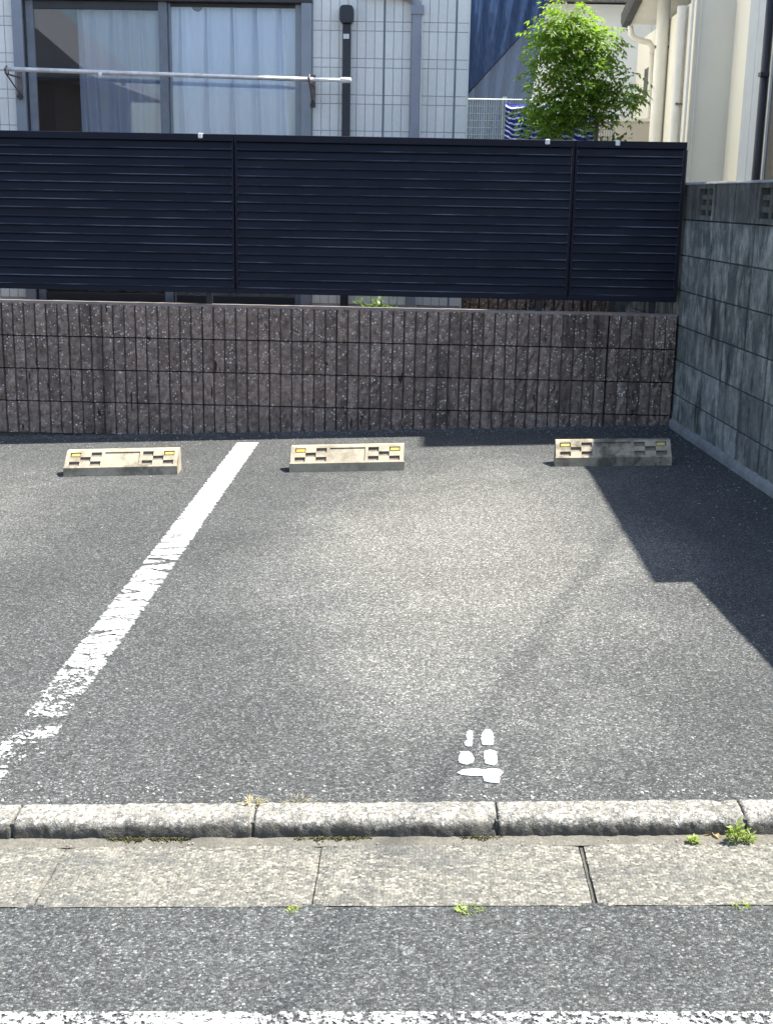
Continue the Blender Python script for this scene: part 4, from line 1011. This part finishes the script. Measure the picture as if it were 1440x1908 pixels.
# ------------------------------------------------------------------ houses across the street (mirrored in the window panes)
M_BROWNW = plain('brown_house_render', (0.16, 0.115, 0.095), 0.85); M_TANW = plain('tan_house_render', (0.40, 0.36, 0.31), 0.85)
oh = thing('brown_gable_house', 'dark gabled house across the street, mirrored in the left window pane', 'house', (-10.9, -9.5, 0.60))
b = MB(); b.box(-3.0, 3.0, -7, 0, -2.4, 3.1); link('wall', b.mesh('wall', M_BROWNW), oh)
b = MB(); b.prism([(-3.9, 3.1), (3.9, 3.1), (0, 6.3)], 'y', -7.4, 0.4); link('roof', b.mesh('roof', M_ROOFG), oh)
for x in (-1.8, 0.9):
    f_ = link('window', None, oh); b = MB(); b.box(x, x+1.2, 0.001, 0.05, 1.0, 2.3); link('frame', b.mesh('frame', M_FRAME), f_); b = MB(); b.box(x+.06, x+1.14, 0.051, 0.06, 1.06, 2.24); link('pane', b.mesh('pane', M_INT), f_)

# ------------------------------------------------------------------ weeds, moss, leaves along the kerb
M_WEED = leaf_mat('weed_leaf', (0.20, 0.27, 0.05), (0.36, 0.42, 0.13), 0.4)
M_DRY = leaf_mat('dry_grass', (0.36, 0.30, 0.16), (0.50, 0.43, 0.25), 0.3)
def weed(px, py, dz, r, h, n, label, mat=M_WEED, L=0.014, W=0.007, name='weed'):
    c = ground_at(px, py, dz)
    if 1540 < py < 1600: c = Vector((c.x*2.612/c.y, 2.612, gz(c.x, ROAD+0.002)))
    t = thing(name, label, 'weed', c); b = MB()
    for i in range(n):
        a = RT.uniform(0, 6.28); rr = r*math.sqrt(RT.random()); p = Vector((rr*math.cos(a), rr*math.sin(a)*0.6, h*RT.random()*(1-rr/r*0.6)))
        d = Vector((math.cos(a)*.8+RT.uniform(-.5, .5), math.sin(a)*.6-0.2+RT.uniform(-.5, .5), RT.uniform(.0, 1))).normalized(); s = d.cross(Vector((RT.uniform(-.5, .5), -.3, 1))).normalized()
        k = len(b.v); l_ = L*RT.uniform(.5, 1.3); w_ = W*RT.uniform(.6, 1.2)
        b.v += [tuple(p), tuple(p+d*l_*.55+s*w_*.5), tuple(p+d*l_), tuple(p+d*l_*.55-s*w_*.5)]; b.f.append((k, k+1, k+2, k+3)); b.m.append(0)
    link('leaves', b.mesh('leaves', mat, fix=False), t)
    b = MB()
    for i in range(6):
        a = RT.uniform(0, 6.28); b.tube([(0, 0, -0.004), (r*.5*math.cos(a), r*.35*math.sin(a), h*.6)], [0.0015, 0.0008], 4)
    link('stalks', b.mesh('stalks', mat), t)
weed(1372, 1556, ROAD, 0.017, 0.062, 110, 'bright green weed growing from the kerb joint at the right', L=0.013, W=0.006)
weed(1394, 1560, ROAD, 0.014, 0.034, 60, 'short yellowish weed sprig touching the right side of the big weed', L=0.011, W=0.005)
weed(1291, 1562, ROAD, 0.010, 0.018, 50, 'tiny green weed at the kerb foot left of the big weed', L=0.010)
weed(875, 1698, ROAD, 0.030, 0.006, 170, 'flat green weed patch at the gutter edge below the number', L=0.010, W=0.005)
weed(545, 1700, ROAD, 0.011, 0.008, 36, 'small green weed at the gutter edge left of centre', L=0.010, W=0.005)
weed(1382, 1693, ROAD, 0.016, 0.008, 44, 'small green weed at the gutter edge on the far right', L=0.010, W=0.005)
weed(472, 1500, 0.0, 0.022, 0.013, 60, 'dry straw-coloured grass tuft on top of the kerb joint', M_DRY, 0.020, 0.0025, 'dry_grass_tuft')
weed(555, 1494, 0.0, 0.040, 0.005, 30, 'thin dry grass behind the kerb right of the straw tuft', M_DRY, 0.016, 0.002, 'dry_grass_tuft')
M_MOSS = plain('moss', (0.085, 0.080, 0.025), 0.95, var=0.45, vscale=90, bump=0.8, bscale=300)
mb = MB(); RM = random.Random(4)
for (xa, xb, y_, n_) in ((195, 372, 1560, 1500), (545, 700, 1556, 700), (855, 935, 1552, 320)):
    A, B = ground_at(xa, y_, ROAD), ground_at(xb, y_, ROAD)
    for i in range(n_):
        u = RM.random(); x = A.x+(B.x-A.x)*u; env = math.sin(math.pi*u)**0.6*(0.55+0.8*fbm((x*40, 1, 1)))
        if env < 0.15: continue
        y = 2.634-abs(RM.gauss(0, 0.008))*env; q = max(0, 1-(2.634-y)/0.02)
        p = Vector((x, y, gz(x, ROAD)+0.004+0.010*q*env*RM.random())); d = Vector((RM.uniform(-1, 1), RM.uniform(-1, .2), RM.uniform(.1, 1))).normalized(); s_ = d.cross(Vector((RM.uniform(-.5, .5), -.4, 1))).normalized()
        k = len(mb.v); l_ = RM.uniform(0.0025, 0.006); w_ = l_*0.6
        mb.v += [tuple(p-s_*w_*.5), tuple(p+s_*w_*.5), tuple(p+d*l_+s_*w_*.3), tuple(p+d*l_-s_*w_*.3)]; mb.f.append((k, k+1, k+2, k+3)); mb.m.append(0)
tag(link('moss', mb.mesh('moss', M_MOSS, fix=False), None), 'olive moss growing along the foot of the kerb', 'moss', kind='stuff')
M_DEAD = leaf_mat('dead_leaf', (0.42, 0.30, 0.19), (0.55, 0.42, 0.28), 0.25)
for (px_, py_, s_, a_, lab) in ((1319, 1560, 0.016, 0.4, 'pale dead leaf at the kerb foot, leftmost of two'), (1333, 1563, 0.015, 2.0, 'pale dead leaf at the kerb foot, next to the green weed')):
    c = ground_at(px_, py_, ROAD); b = MB()
    b.grid(6, 4, lambda u, v: ((u-.5)*s_*1.6, (v-.5)*s_*(math.sin(math.pi*(0.08+0.84*u))), 0.004+0.006*abs(v-.5)*2+0.004*u))
    tag(link('dead_leaf', b.mesh('dead_leaf', M_DEAD, smooth=True, fix=False), None, c, (0, 0, a_)), lab, 'leaf', 'dead leaves at the kerb')

# ------------------------------------------------------------------ loose grit on the asphalt
gb = MB(); RG = random.Random(21)
def pebble(x, y, z, r):
    n = len(gb.v); k = 5
    for lv, rr in ((0.0, 1.0), (0.55, 0.8)):
        for i in range(k):
            a = 2*math.pi*i/k + RG.uniform(-.4, .4); q = r*rr*RG.uniform(.7, 1.1); gb.v.append((x+q*math.cos(a), y+q*math.sin(a), z+lv*r*RG.uniform(.8, 1.2)))
    for i in range(k): gb.f.append((n+i, n+(i+1) % k, n+k+(i+1) % k, n+k+i)); gb.m.append(0)
    gb.f.append(tuple(n+k+i for i in range(k))); gb.m.append(0)
for i in range(1500):
    t = RG.random()
    if t < 0.38: x = RG.uniform(-2.8, 1.5); y = YW-0.03-abs(RG.gauss(0, 0.16))
    elif t < 0.62:
        u = RG.uniform(0, 4.6); dd_ = 0.03+abs(RG.gauss(0, 0.18)); x = XR+u*math.sin(ANG)-dd_; y = YW-u*math.cos(ANG)
    elif t < 0.80: x = RG.uniform(-1.2, 1.2); y = KB+0.01+abs(RG.gauss(0, 0.06))
    else: x = RG.uniform(-2.8, 1.5); y = RG.uniform(2.8, 7.4)
    pebble(x, y, gz(x)-0.0005, RG.choice((0.002, 0.0025, 0.003, 0.004, 0.0055)))
for i in range(120):
    x = RG.uniform(-1.2, 1.2); y = RG.choice((RG.uniform(2.60, 2.63), RG.gauss(GE, 0.012))); pebble(x, y, gz(x, ROAD+0.005), RG.choice((0.0015, 0.002, 0.0025)))
tag(link('grit', gb.mesh('grit', concrete_mat('pale_grit', (0.32, 0.31, 0.29), (0.2, 0.19, 0.17), 3.0, pit=0.2), fix=False)), 'loose pale grit scattered over the asphalt and gutter', 'grit', kind='stuff')
